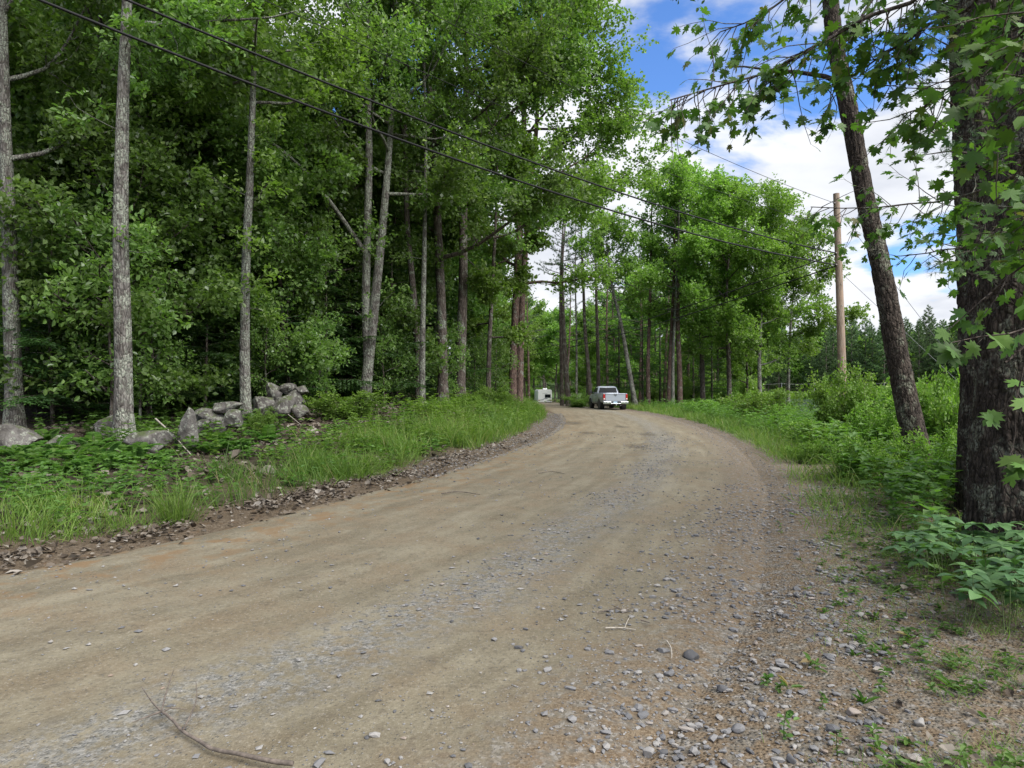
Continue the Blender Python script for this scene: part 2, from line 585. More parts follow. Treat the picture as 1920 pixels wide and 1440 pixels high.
def water_mat():
    b = NB('lake_water')
    v = b.pos(False, (.8, .35, 1))
    h = b.math('ADD', b.noise(v, 1.1, 5, .6, .3), b.math('MULTIPLY', b.noise(v, .12, 2, .5), .6))
    return b.done(b.princ((.03, .045, .045), .12, .5, b.bump(h, .35, .25)))
M_WATER = water_mat()

# ------------------------------------------------------------------ the land: road line, heights, ground, road, lake
_cp = np.array([(-22, -22), (-15, -12.5), (-9.3, -5), (-5.3, 0.4), (-1.5, 5.6), (0.15, 9.3), (1.45, 12.8), (2.6, 16.8), (3.8, 21.8), (5.1, 30), (5.9, 40),
                (6.05, 50), (5.2, 63), (2.6, 76), (-3, 86), (-12, 93), (-26, 98), (-60, 104)], float)
def catmull(P, m=24):
    out = []
    Q = np.concatenate([[2 * P[0] - P[1]], P, [2 * P[-1] - P[-2]]])
    for i in range(1, len(Q) - 2):
        t = np.linspace(0, 1, m, endpoint=False)[:, None]
        a, b, c, d = Q[i - 1], Q[i], Q[i + 1], Q[i + 2]
        out.append(.5 * ((2 * b) + (-a + c) * t + (2 * a - 5 * b + 4 * c - d) * t * t + (-a + 3 * b - 3 * c + d) * t ** 3))
    return np.concatenate(out + [Q[-2:-1]])
CL = catmull(_cp)
CT = unit(np.gradient(CL, axis=0))
CS = np.concatenate([[0], np.cumsum(np.linalg.norm(np.diff(CL, axis=0), axis=1))])
HALF = 3.2
def road_coords(x, y):
    """signed distance from the road's centre line (right positive) and length along it"""
    x, y = np.atleast_1d(np.asarray(x, float)), np.atleast_1d(np.asarray(y, float))
    sh = x.shape
    x, y = x.ravel(), y.ravel()
    D, S = np.empty(len(x)), np.empty(len(x))
    for i in range(0, len(x), 20000):
        xx, yy = x[i:i + 20000, None], y[i:i + 20000, None]
        q = (xx - CL[None, :, 0]) ** 2 + (yy - CL[None, :, 1]) ** 2
        k = q.argmin(1)
        dx, dy = xx[:, 0] - CL[k, 0], yy[:, 0] - CL[k, 1]
        sg = np.sign(dx * CT[k, 1] - dy * CT[k, 0])
        D[i:i + 20000] = np.sqrt(q[np.arange(len(k)), k]) * sg
        S[i:i + 20000] = CS[k]
    return D.reshape(sh), S.reshape(sh)
WATER_Z = -1.55
def shore_x(y):
    return np.interp(y, [-60, 0, 12, 30, 60, 100, 160, 230, 270], [22, 17, 18, 26, 27.5, 38, 52, 78, 120])
def base_height(x, y):
    x, y = np.asarray(x, float), np.asarray(y, float)
    D, S = road_coords(x, y)
    Lf, Rt = -D - HALF, D - HALF
    B = .16 + .75 * smooth(11, 27, y) * smooth(110, 70, y)
    left = B * smooth(.25, 3.4, Lf) + .05 * np.clip(Lf - 3, 0, 4) + .17 * np.clip(Lf - 12, 0, 30) * smooth(100, 60, y) + .03 * np.clip(Lf - 12, 0, 200)
    sx = shore_x(y)
    near = smooth(58, 42, y)
    t1 = np.clip((Rt - 1.6) / np.maximum(sx - 8.5 - 1.6, 3), 0, 2.2)
    t2 = np.clip((x - (sx - 9)) / 9, 0, 2.2)
    t = t1 * near + t2 * (1 - near)
    right = (-.30 * smooth(.1, .6, t) * near) - 1.25 * smooth(.45, 1.15, t) - 1.5 * smooth(1.0, 2.2, t)
    h = np.where(D < 0, left, right * smooth(.2, 2.2, Rt))
    # far shore of the lake and the wooded hill behind it
    dist = np.sqrt((x - 0) ** 2 + y ** 2)
    far = smooth(268, 285, dist + .05 * x)
    h = h * (1 - far) + far * (-.9 + .16 * np.clip(dist - 283, 0, 160))
    # the lake bed ends where the land of the left bank begins
    h = h - .9 * smooth(82, 100, y) * smooth(30, 12, np.abs(x - 5)) * (D > -60)
    return h, D, S
def height(x, y):
    h, D, S = base_height(x, y)
    off = np.clip(np.abs(D) - HALF, 0, 30)
    h = h + .05 * fbm(np.asarray(x) * .9, np.asarray(y) * .9, 0, 3, 4) * smooth(-.3, .8, np.abs(D) - HALF) + .22 * fbm(np.asarray(x) * .18, np.asarray(y) * .18, 0, 9, 3) * smooth(4, 12, off)
    h = h - .07 * smooth(HALF + .15, HALF - .35, np.abs(D))
    return h, D, S
def hz(x, y):
    return height(np.atleast_1d(x), np.atleast_1d(y))[0]
def gz(x, y):
    return float(hz(x, y)[0])

def axis(lo, hi, step, far, growth=1.16):
    a = list(np.arange(lo, hi + 1e-6, step))
    s = step
    while a[-1] < far:
        s *= growth
        a.append(a[-1] + s)
    s = step
    while a[0] > -far:
        s *= growth
        a.insert(0, a[0] - s)
    return np.array(a)
gx, gy = axis(-17, 17, .34, 2600, 1.18), axis(-3, 50, .34, 2600, 1.18)
GX, GY = np.meshgrid(gx, gy)
GH, GD, GS = height(GX, GY)
GH = GH - np.where(np.hypot(GX, GY) > 900, .0, 0)
mb = MB()
nx, ny = len(gx), len(gy)
_i = np.arange(ny - 1)[:, None] * nx + np.arange(nx - 1)[None, :]
mb.add(np.stack([GX, GY, GH], -1).reshape(-1, 3), np.stack([_i, _i + 1, _i + nx + 1, _i + nx], -1).reshape(-1, 4))
def set_attr(o, name, arr):
    a = o.data.attributes.new(name, 'FLOAT', 'POINT')
    a.data.foreach_set('value', np.asarray(arr, np.float32).ravel())

def ground_mat():
    b = NB('verge_and_forest_floor')
    P = b.pos(False)
    d = b.attr('dd')
    wob = b.math('MULTIPLY', b.math('SUBTRACT', b.noise(P, .9, 4, .6), .5), 1.6)
    dw = b.math('ADD', d, wob)
    nf, nm, nc = b.noise(P, 55, 4, .7), b.noise(P, 9, 5, .65), b.noise(P, 1.6, 4, .6)
    vor = b.voro(P, 42, 'F1', 'Color')
    vd = b.voro(P, 42, 'F1', 'Distance')
    sepc = b.n('ShaderNodeSeparateXYZ')
    b.put(sepc.inputs[0], vor)
    # leaf litter / forest floor
    lit = b.ramp(sepc.outputs[0], [(0, (.026, .019, .013)), (.35, (.052, .040, .028)), (.7, (.083, .066, .048)), (1, (.14, .118, .095))])
    lit = b.mix(b.rng(nc, .45, .65, 0, .8), lit, (.035, .027, .018))
    # gravel shoulder with pine needles
    grav = b.ramp(sepc.outputs[1], [(0, (.085, .078, .068)), (.4, (.125, .110, .088)), (.75, (.165, .150, .128)), (1, (.225, .212, .195))])
    need = b.mix(b.rng(nf, .4, .65), (.098, .070, .044), (.185, .145, .100))
    need = b.mix(b.rng(b.noise(P, 4.5, 4, .65), .56, .66, 0, .6), need, (.165, .098, .050))
    sh = b.mix(b.rng(nm, .42, .60), need, grav)
    # soil under the grass
    soil = b.mix(b.rng(nm, .38, .62), (.040, .045, .018), (.080, .066, .040))
    wr = b.rng(dw, -3.0, -2.4, 0, 1)
    c = b.mix(b.rng(dw, -6.6, -5.4), lit, soil)
    c = b.mix(b.rng(dw, -4.6, -4.0), c, b.mix(.45, lit, need))
    c = b.mix(wr, c, sh)
    c = b.mix(b.rng(dw, 4.4, 5.6), c, b.mix(b.rng(nc, .4, .6), soil, lit))
    c = b.mix(b.rng(dw, 7.5, 9.5), c, b.mix(b.rng(nc, .4, .6), (.05, .075, .02), soil))
    c = b.mix(b.rng(b.math('ABSOLUTE', d), 60, 90), c, (.05, .085, .025))
    hgt = b.math('ADD', b.math('MULTIPLY', b.rng(vd, 0, .6, 1, 0), .7), b.math('ADD', b.math('MULTIPLY', nf, .5), nm))
    return b.done(b.princ(c, .95, .15, b.bump(hgt, .9, .022)))
ground = mb.build('ground', ground_mat())
set_attr(ground, 'dd', GD)
tag(ground, kind='structure')

# the dirt road: a strip with a crown, wheel ruts and frayed edges
dd = np.concatenate([np.linspace(-3.7, -2.4, 12), np.linspace(-2.25, 2.25, 26), np.linspace(2.4, 3.7, 12)])
ss = CS[-1] * np.linspace(.0, .999, 720)
cx, cy = np.interp(ss, CS, CL[:, 0]), np.interp(ss, CS, CL[:, 1])
tx, ty = np.interp(ss, CS, CT[:, 0]), np.interp(ss, CS, CT[:, 1])
RX = cx[:, None] + ty[:, None] * dd[None, :]
RY = cy[:, None] - tx[:, None] * dd[None, :]
bh, _, _ = base_height(np.repeat(cx[:, None], 1, 1), np.repeat(cy[:, None], 1, 1))
prof = .035 * (1 - (dd / 3.2) ** 2) - .018 * np.exp(-((dd + 1.0) / .35) ** 2) - .018 * np.exp(-((dd - .15) / .3) ** 2) - .02 * np.exp(-((dd - 2.0) / .35) ** 2)
prof = prof - .09 * smooth(2.75, 3.55, np.abs(dd))
RZ = prof[None, :] + .014 * fbm(RX * 1.3, RY * 1.3, 0, 5, 5) + .012 * fbm(RX * .35, RY * .35, 0, 8, 2) + bh
_hole = lambda u, v, Y, r, dep: -dep * np.exp(-(((RX - (u - 960) / F * Y) / r) ** 2 + ((RY - Y) / (r * 2.6)) ** 2))
for _u, _v, _Y, _r in ((1068, 793, 33.5, .55), (1165, 800, 30, .4), (1190, 838, 20, .35), (1100, 812, 26, .3), (1215, 815, 25, .4)):
    RZ = RZ + _hole(_u, _v, _Y, _r, .05)
mb = MB()
nx, ny = len(dd), len(ss)
_i = np.arange(ny - 1)[:, None] * nx + np.arange(nx - 1)[None, :]
mb.add(np.stack([RX, RY, RZ], -1).reshape(-1, 3), np.stack([_i, _i + 1, _i + nx + 1, _i + nx], -1).reshape(-1, 4))
def road_mat():
    b = NB('packed_sandy_gravel')
    P = b.pos(False)
    d, s_ = b.attr('dd'), b.attr('ss')
    # stretched along the road: tracks left by wheels and the grader
    cmb = b.n('ShaderNodeCombineXYZ')
    b.put(cmb.inputs[0], d)
    b.put(cmb.inputs[1], b.math('MULTIPLY', s_, .10))
    st0 = b.noise(cmb.outputs[0], 2.6, 4, .6, .3)
    st = b.math('ADD', b.math('MULTIPLY', st0, .62), b.math('MULTIPLY', b.noise(P, 2.2, 6, .7), .38))
    wob = b.math('MULTIPLY', b.math('SUBTRACT', b.noise(P, .8, 4, .6), .5), 1.0)
    dw = b.math('ADD', d, wob)
    nf, nm, nc = b.noise(P, 120, 3, .75), b.noise(P, 11, 6, .7), b.noise(P, 1.3, 4, .6)
    v1 = b.voro(P, 55, 'F1', 'Color')
    vd = b.voro(P, 55, 'F1', 'Distance')
    sp = b.n('ShaderNodeSeparateXYZ')
    b.put(sp.inputs[0], v1)
    sand = b.mix(b.rng(st, .34, .66), (.108, .092, .062), (.196, .175, .126))
    sand = b.mix(b.rng(nc, .42, .68, 0, .7), sand, (.150, .116, .075))
    sand = b.mix(b.rng(nf, .5, .72, 0, .4), sand, (.255, .228, .185))
    sand = b.mix(b.rng(nm, .52, .68, 0, .5), sand, (.078, .064, .048))
    gr = b.noise(P, 38, 5, .8)
    sand = b.mix(b.rng(gr, .54, .66, 0, .75), sand, (.075, .064, .050))
    sand = b.mix(b.rng(gr, .45, .36, 0, .6), sand, (.255, .228, .180))
    grav = b.ramp(sp.outputs[0], [(0, (.075, .078, .078)), (.3, (.125, .128, .124)), (.7, (.185, .185, .176)), (1, (.265, .26, .25))])
    band = b.math('MULTIPLY', b.rng(dw, .35, .9), b.rng(dw, 1.05, 1.7, 1, 0))
    peb = b.math('MULTIPLY', b.math('GREATER_THAN', sp.outputs[1], .80), b.rng(vd, .25, .42, 1, 0))
    gm = b.math('MULTIPLY', band, b.rng(nm, .40, .60))
    c = b.mix(b.math('MULTIPLY', gm, .75), sand, grav)
    c = b.mix(b.math('MULTIPLY', peb, .55), c, grav)
    # pine-needle orange dust towards the left edge
    c = b.mix(b.math('MULTIPLY', b.rng(dw, -.9, -2.6, 0, .8), b.rng(b.noise(P, 3, 4, .6), .48, .64)), c, (.165, .105, .055))
    # the shoulder's gravel and needles creep in from the right edge
    sg = b.ramp(sp.outputs[1], [(0, (.085, .078, .068)), (.4, (.125, .110, .088)), (.75, (.165, .150, .128)), (1, (.225, .212, .195))])
    need = b.mix(b.rng(b.noise(P, 55, 4, .7), .4, .65), (.098, .070, .044), (.185, .145, .100))
    need = b.mix(b.rng(b.noise(P, 4.5, 4, .65), .56, .66, 0, .6), need, (.165, .098, .050))
    shd = b.mix(b.rng(b.noise(P, 9, 5, .65), .42, .60), need, sg)
    c = b.mix(b.math('MULTIPLY', b.rng(dw, 1.7, 3.0), b.rng(b.math('ADD', nm, b.rng(dw, 2.0, 3.3)), .45, .85)), c, shd)
    # damp patches in the hollows
    hol = b.math('MULTIPLY', b.rng(b.attr('wet'), .25, .8), b.rng(nm, .35, .6))
    c = b.mix(b.math('MULTIPLY', hol, .8), c, (.038, .030, .022))
    h = b.math('ADD', b.math('MULTIPLY', nm, 1.0), b.math('ADD', b.math('MULTIPLY', nf, .35), b.math('MULTIPLY', b.math('MAXIMUM', gm, peb), b.rng(vd, 0, .5, .9, 0))))
    h = b.math('ADD', h, b.math('ADD', b.math('MULTIPLY', st0, .7), b.math('MULTIPLY', b.noise(P, 34, 4, .75), 1.0)))
    return b.done(b.princ(c, b.rng(hol, 0, 1, .95, .5), .15, b.bump(h, .75, .014)))
road = mb.build('dirt_road', road_mat())
set_attr(road, 'dd', np.broadcast_to(dd[None, :], RX.shape))
set_attr(road, 'ss', np.broadcast_to(ss[:, None], RX.shape))
wet = 0
for _u, _v, _Y, _r in ((1068, 793, 33.5, .7), (1165, 800, 30, .4), (1190, 838, 20, .35), (1100, 812, 26, .3), (1215, 815, 25, .4)):
    wet = wet + np.exp(-(((RX - (_u - 960) / F * _Y) / _r) ** 2 + ((RY - _Y) / (_r * 2.6)) ** 2))
set_attr(road, 'wet', wet)
tag(road, kind='structure')
def road_z(x, y):
    D, S = road_coords(x, y)
    x, y = np.atleast_1d(np.asarray(x, float)), np.atleast_1d(np.asarray(y, float))
    z = np.interp(D, dd, prof) + .014 * fbm(x * 1.3, y * 1.3, 0, 5, 5) + .012 * fbm(x * .35, y * .35, 0, 8, 2)
    h = hz(x, y)
    return np.where(np.abs(D) < 3.0, z, np.maximum(z, h)) + .008

# lake
mb = MB()
wx, wy = np.linspace(8, 700, 24), np.linspace(-120, 420, 24)
WX, WY = np.meshgrid(wx, wy)
_i = np.arange(23)[:, None] * 24 + np.arange(23)[None, :]
mb.add(np.stack([WX, WY, np.full_like(WX, WATER_Z)], -1).reshape(-1, 3), np.stack([_i, _i + 1, _i + 25, _i + 24], -1).reshape(-1, 4))
tag(mb.build('lake_water', M_WATER), kind='structure')

# ------------------------------------------------------------------ tree builders
def leaf_cloud(mb, rng, tips, dirs, k, L, tmpl, spread=.9, wl=.6, upb=.75, tint=None, wind=(.0, .0, .0)):
    n = len(tips)
    if n == 0:
        return
    P = np.repeat(tips, k, 0)
    A = np.repeat(unit(dirs), k, 0) * .55 + rng.normal(0, 1, (n * k, 3)) * spread * .75 + np.array(wind)
    A[:, 2] -= .12
    A = unit(A)
    P = P + A * .03 + rng.normal(0, .05, (n * k, 3))
    Nn = np.array([0, 0, upb]) + rng.normal(0, .5, (n * k, 3))
    LL = L * rng.uniform(.7, 1.2, n * k)
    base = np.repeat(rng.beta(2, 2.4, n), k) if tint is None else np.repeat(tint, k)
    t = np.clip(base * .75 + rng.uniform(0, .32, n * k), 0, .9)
    pale = rng.random(n * k) < .07
    t[pale] = rng.uniform(.92, 1, pale.sum())
    inst(mb, tmpl, P, A, Nn, LL, LL * wl, t)

def resample(path, n):
    P = np.asarray(path, float)
    s = np.concatenate([[0], np.cumsum(np.linalg.norm(np.diff(P, axis=0), axis=1))])
    # smooth through the points
    Q = []
    t = np.linspace(0, s[-1], n)
    if len(P) > 2:
        dense = []
        E = np.concatenate([[2 * P[0] - P[1]], P, [2 * P[-1] - P[-2]]])
        for i in range(1, len(E) - 2):
            tt = np.linspace(0, 1, 12, endpoint=False)[:, None]
            a, b, c, d = E[i - 1], E[i], E[i + 1], E[i + 2]
            dense.append(.5 * ((2 * b) + (-a + c) * tt + (2 * a - 5 * b + 4 * c - d) * tt ** 2 + (-a + 3 * b - 3 * c + d) * tt ** 3))
        P = np.concatenate(dense + [E[-2:-1]])
        s = np.concatenate([[0], np.cumsum(np.linalg.norm(np.diff(P, axis=0), axis=1))])
        t = np.linspace(0, s[-1], n)
    return np.stack([np.interp(t, s, P[:, i]) for i in range(3)], -1)

def limb(rng, base, dirn, length, n=7, up=.25, wob=.12):
    P = [np.array(base, float)]
    d = unit(np.array(dirn, float))
    for i in range(n - 1):
        d = unit(d + np.array([0, 0, up / n]) + rng.normal(0, wob, 3))
        P.append(P[-1] + d * length / (n - 1))
    return np.array(P)

def broadleaf(seed, H, r0, lo, R, nprim, nros, leafL, path=None, tmpl=DIAMOND, k=6, bias=(0, 0), lowspray=0, sides=10, top_r=.16, droop=0.0, side_only=None, extra=(), flare=.35, spf=.055):
    """trunk-with-limbs mesh and crown mesh, in the tree's own space with its foot at the origin"""
    rng = np.random.default_rng(seed)
    if path is None:
        w = rng.normal(0, .012 * H, (5, 2))
        w[0] = 0
        path = [(w[i, 0] * (i / 4) ** .5, w[i, 1] * (i / 4) ** .5, H * i / 4) for i in range(5)]
    P = resample(path, 26)
    P = np.concatenate([[P[0] - (0, 0, .35)], P])
    zz = np.clip(P[:, 2] / H, 0, 1)
    rad = r0 * (1 - zz) ** .75 * (1 - top_r) + r0 * top_r * (1 - zz) + .012
    rad = rad * (1 + flare * np.exp(-np.clip(P[:, 2], 0, 9) / .28))
    tr, cr = MB(), MB()
    ph = rng.uniform(0, 6, 4)
    tube(tr, P, rad, sides, rng.random(), ripple=lambda a, t: .05 * np.sin(3 * a + ph[0] + 3 * t) + .04 * np.sin(5 * a + ph[1] - 7 * t) + .03 * np.sin(26 * t + ph[2] + a))
    tips, dirs, wts = [], [], []
    def trunk_at(z):
        return np.array([np.interp(z, P[:, 2], P[:, 0]), np.interp(z, P[:, 2], P[:, 1]), z]), np.interp(z, P[:, 2], rad)
    prims = []
    for i in range(nprim):
        f = (i + rng.uniform(.2, .8)) / nprim
        z = lo + (H * .96 - lo) * f ** .92
        b, r = trunk_at(z)
        az = i * 2.399 + rng.uniform(-.5, .5)
        if side_only is not None:
            az = side_only + rng.uniform(-1.1, 1.1)
        el = math.radians(8 + 52 * f + rng.uniform(-10, 10))
        prof_ = (math.sin(math.pi * min(1, .22 + .72 * f)) ** .7)
        ln = R * prof_ * rng.uniform(.75, 1.15)
        d = np.array([math.cos(az) * math.cos(el), math.sin(az) * math.cos(el), math.sin(el) - droop])
        d[0] += bias[0] * .5
        d[1] += bias[1] * .5
        ln *= 1 + .35 * (math.cos(az) * bias[0] + math.sin(az) * bias[1])
        prims.append((b, d, ln, min(r * .55, .10)))
    for (b, d, ln, r) in list(extra):
        prims.append((np.array(b, float), np.array(d, float), ln, r))
    for b, d, ln, r in prims:
        q = limb(rng, b, d, ln, 8, .35, .13)
        tube(tr, q, np.linspace(r, .012, 8), 6, rng.random(), cap=False)
        for j in range(int(4 + ln * 1.3)):
            f = rng.uniform(.25, 1.0)
            c = np.array([np.interp(f * 7, np.arange(8), q[:, a]) for a in range(3)])
            dd_ = unit(q[min(7, int(f * 7) + 1)] - q[int(f * 7)] if f < .99 else q[-1] - q[-2])
            sd = unit(dd_ + rng.normal(0, .65, 3) * np.array([1, 1, .6]))
            sl = ln * rng.uniform(.22, .42) * (1.15 - .45 * f)
            g = limb(rng, c, sd, sl, 5, .1, .16)
            tube(tr, g, np.linspace(max(.008, r * (1 - f) * .45 + .006), .004, 5), 4, rng.random(), cap=False)
            for a in range(5):
                if a >= 1:
                    tips.append(g[a])
                    dirs.append(sd)
                    wts.append(sl)
    for i in range(lowspray):
        z = rng.uniform(lo * .35, lo)
        b, r = trunk_at(z)
        az = rng.uniform(0, 6.28)
        q = limb(rng, b, (math.cos(az), math.sin(az), .3), rng.uniform(.5, 1.3), 5, .2, .2)
        tube(tr, q, np.linspace(.012, .004, 5), 4, .5, cap=False)
        for a in (2, 3, 4):
            tips.append(q[a]); dirs.append(q[a] - q[a - 1]); wts.append(1.2)
    tips, dirs, wts = np.array(tips), np.array(dirs), np.array(wts)
    idx = rng.choice(len(tips), nros, p=wts / wts.sum())
    sp = .12 + spf * R
    T = tips[idx] + rng.normal(0, sp, (nros, 3)) * np.array([1, 1, .75])
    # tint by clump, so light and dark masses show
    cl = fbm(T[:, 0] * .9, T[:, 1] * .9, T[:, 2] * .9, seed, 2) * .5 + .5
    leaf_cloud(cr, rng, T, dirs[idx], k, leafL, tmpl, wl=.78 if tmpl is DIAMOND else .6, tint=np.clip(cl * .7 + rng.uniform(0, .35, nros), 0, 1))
    return tr, cr

def conifer_sprays(mb, tr, rng, b, d, ln, flat=.25, tw=.14, nl=.115, wid=.032, r=.02, droop=.3, step=.05):
    """a hemlock bough: side twigs in a flat fan, short leaflets on both sides of each"""
    q = limb(rng, b, d, ln, 7, -droop, .05)
    tube(tr, q, np.linspace(r * .6, .003, 7), 4, .5, cap=False)
    n = max(5, int(ln / tw))
    PP, AA, NN, TT = [], [], [], []
    for i in range(n):
        f = (i + 1) / (n + .3)
        c = np.array([np.interp(f * 6, np.arange(7), q[:, a]) for a in range(3)])
        ax = unit(q[min(6, int(f * 6) + 1)] - q[min(5, int(f * 6))])
        for sgn in (-1, 1):
            side = unit(np.cross(ax, (0, 0, 1))) * sgn
            td = unit(ax * .75 + side * rng.uniform(.6, 1.0) + np.array([0, 0, rng.uniform(-.35, .12)]))
            tl = ln * .36 * (1.12 - f) * rng.uniform(.7, 1.25) + .08
            m = max(2, int(tl / step))
            u = (np.arange(m) + rng.uniform(0, 1)) / m
            p = c + td[None, :] * (u * tl)[:, None] + np.array([0, 0, -1.0])[None] * (u ** 2 * tl * .2)[:, None]
            s2 = unit(np.cross(td, (0, 0, 1)))
            for g in (-1, 1):
                PP.append(p)
                AA.append(unit(td[None] * .8 + s2[None] * g * .8 + rng.normal(0, .16, (m, 3))))
                NN.append(np.array([0, 0, 1.0])[None] + rng.normal(0, flat, (m, 3)))
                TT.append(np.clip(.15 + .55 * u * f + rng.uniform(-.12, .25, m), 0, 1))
    PP, AA, NN, TT = map(np.concatenate, (PP, AA, NN, TT))
    inst(mb, DIAMOND, PP, AA, NN, nl * rng.uniform(.7, 1.25, len(PP)), wid * rng.uniform(.8, 1.3, len(PP)), TT)

def hemlock(seed, H, r0, R, nb, lo=.5, **kw):
    rng = np.random.default_rng(seed)
    tr, cr = MB(), MB()
    P = resample([(0, 0, -.3), (rng.normal(0, .1), rng.normal(0, .1), H * .5), (0, 0, H)], 12)
    tube(tr, P, np.linspace(r0, .01, 12), 8, .5)
    for i in range(nb):
        f = (i + rng.random()) / nb
        z = lo + (H * .98 - lo) * f
        az = i * 2.399 + rng.uniform(-.4, .4)
        ln = R * (1 - f) ** .8 * rng.uniform(.7, 1.15) + .25
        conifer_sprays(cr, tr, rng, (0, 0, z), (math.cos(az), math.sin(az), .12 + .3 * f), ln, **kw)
    return tr, cr

def pine(seed, H, r0, lo, R, nb, tufts, nl=.13, nw=.012, per=10, sides=8, taper=.85, path=None, dead=0, trsides=8):
    rng = np.random.default_rng(seed)
    tr, cr = MB(), MB()
    P = resample(path if path is not None else [(0, 0, -.4), (rng.normal(0, .01 * H), rng.normal(0, .01 * H), H * .5), (0, 0, H)], 20)
    zz = np.clip(P[:, 2] / H, 0, 1)
    tube(tr, P, r0 * (1 - zz) ** .8 + .012, trsides, .5)
    def at(z):
        return np.array([np.interp(z, P[:, 2], P[:, 0]), np.interp(z, P[:, 2], P[:, 1]), z])
    for i in range(dead):
        z = lo * rng.uniform(.35, 1.0)
        az = rng.uniform(0, 6.28)
        q = limb(rng, at(z), (math.cos(az), math.sin(az), -.05), rng.uniform(.6, 1.9), 5, .1, .12)
        tube(tr, q, np.linspace(.018, .004, 5), 4, .5, cap=False)
    PP, AA, TT = [], [], []
    for i in range(nb):
        f = (i + rng.random()) / nb
        z = lo + (H * .985 - lo) * f
        az = i * 2.399 + rng.uniform(-.4, .4)
        ln = R * min(1.0, (1 - f) ** taper * 1.1 + .06) * rng.uniform(.65, 1.2)
        q = limb(rng, at(z), (math.cos(az), math.sin(az), .05 + .5 * f), ln, 6, .35, .07)
        tube(tr, q, np.linspace(.012 + .012 * ln, .005, 6), 4, .5, cap=False)
        m = max(3, int(tufts * ln / R))
        u = rng.uniform(.22, 1, m) ** .8
        c = np.stack([np.interp(u * 5, np.arange(6), q[:, a]) for a in range(3)], -1)
        sd = unit(np.cross(unit(q[-1] - q[0]), (0, 0, 1)))
        c = c + sd * (rng.uniform(-1, 1, m) * ln * .30 * (1.15 - u))[:, None] + rng.normal(0, .05, (m, 3)) * np.array([1, 1, .8])
        ax = unit(unit(q[-1] - q[0]) * .7 + np.array([0, 0, .35]) + rng.normal(0, .3, (m, 3)))
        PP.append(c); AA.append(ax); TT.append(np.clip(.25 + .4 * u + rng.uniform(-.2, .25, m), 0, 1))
    PP, AA, TT = map(np.concatenate, (PP, AA, TT))
    n = len(PP)
    P2 = np.repeat(PP, per, 0)
    A2 = unit(np.repeat(AA, per, 0) * .9 + rng.normal(0, .55, (n * per, 3)))
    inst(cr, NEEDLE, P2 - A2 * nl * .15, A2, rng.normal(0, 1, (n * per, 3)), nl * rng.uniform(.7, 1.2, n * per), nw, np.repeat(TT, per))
    return tr, cr

def plant_tree(name, label, cat, parts, mats, loc, rz=0, group=None, scale=None, flat=False):
    t = thing(name, label, cat, loc, rz, group, scale)
    parts[0].build('trunk', mats[0], t)
    if parts[1].n:
        parts[1].build('crown', mats[1], t, flat=True)
    return t

def trunk_px(pts, Y, top=None, y_shift=0.0):
    """path of a trunk seen at these photo pixels at distance Y; returns foot location and local path"""
    W = [pix(u, v, Y) for u, v in pts]
    foot = W[0].copy()
    foot[2] = gz(foot[0], foot[1])
    loc = [np.zeros(3)]
    for w in W:
        l = w - foot
        if l[2] > .3:
            loc.append(l)
    if top is not None:
        d = unit(loc[-1] - loc[-2])
        ext = top - loc[-1][2]
        if ext > .5:
            loc.append(loc[-1] + np.array([d[0] * .5, 0, 1]) * ext * .5)
            loc.append(loc[-1] + np.array([d[0] * .3, 0, 1]) * ext * .5)
    return foot, np.array(loc)

# ------------------------------------------------------------------ the trees one can tell apart, left of the road
def left_tree(name, label, cat, pts, Y, H, r0, lo, R, nprim, nros, leafL, seed, bark, leafm, **kw):
    foot, path = trunk_px(pts, Y, H)
    kw['spf'] = .026
    if Y < 28:
        kw['tmpl'] = LEAF6
    pr = broadleaf(seed, H, r0, lo, R, nprim, nros, leafL, path=path, **kw)
    return plant_tree(name, label, cat, pr, (bark, leafm), foot)

left_tree('oak_tree', 'grey lichen-spotted oak rising straight beside the broad flat-topped boulder', 'tree',
          [(233, 845), (229, 600), (226, 400), (230, 200), (238, 0)], 15.2, 16, .185, 8.8, 4.2, 13, 1800, .15, 21, M_BARKG, M_OAK, sides=18, lowspray=5)
left_tree('oak_tree', 'rough grey trunk at the edge of the wood behind the rounded mossy boulder', 'tree',
          [(27, 800), (22, 600), (15, 400), (8, 200), (4, 0)], 17, 17, .19, 6.0, 4.4, 14, 2200, .16, 22, M_BARKG, M_OAK, sides=16, lowspray=6)
left_tree('oak_tree', 'thin dark leaning trunk with a kink, in the shade behind the standing stone', 'tree',
          [(298, 770), (296, 690), (288, 560), (278, 460), (268, 340), (262, 200)], 24, 14, .16, 7.5, 3.0, 10, 1300, .15, 23, M_BARKB, M_OAK)
left_tree('oak_tree', 'slim pale grey trunk with bright young leaves, standing between the rock pile and the slabs', 'tree',
          [(462, 815), (459, 650), (462, 480), (470, 300), (476, 120)], 18.6, 15, .135, 8.5, 4.0, 13, 2300, .15, 24, M_BARKG, M_OAKB, sides=14, lowspray=7)
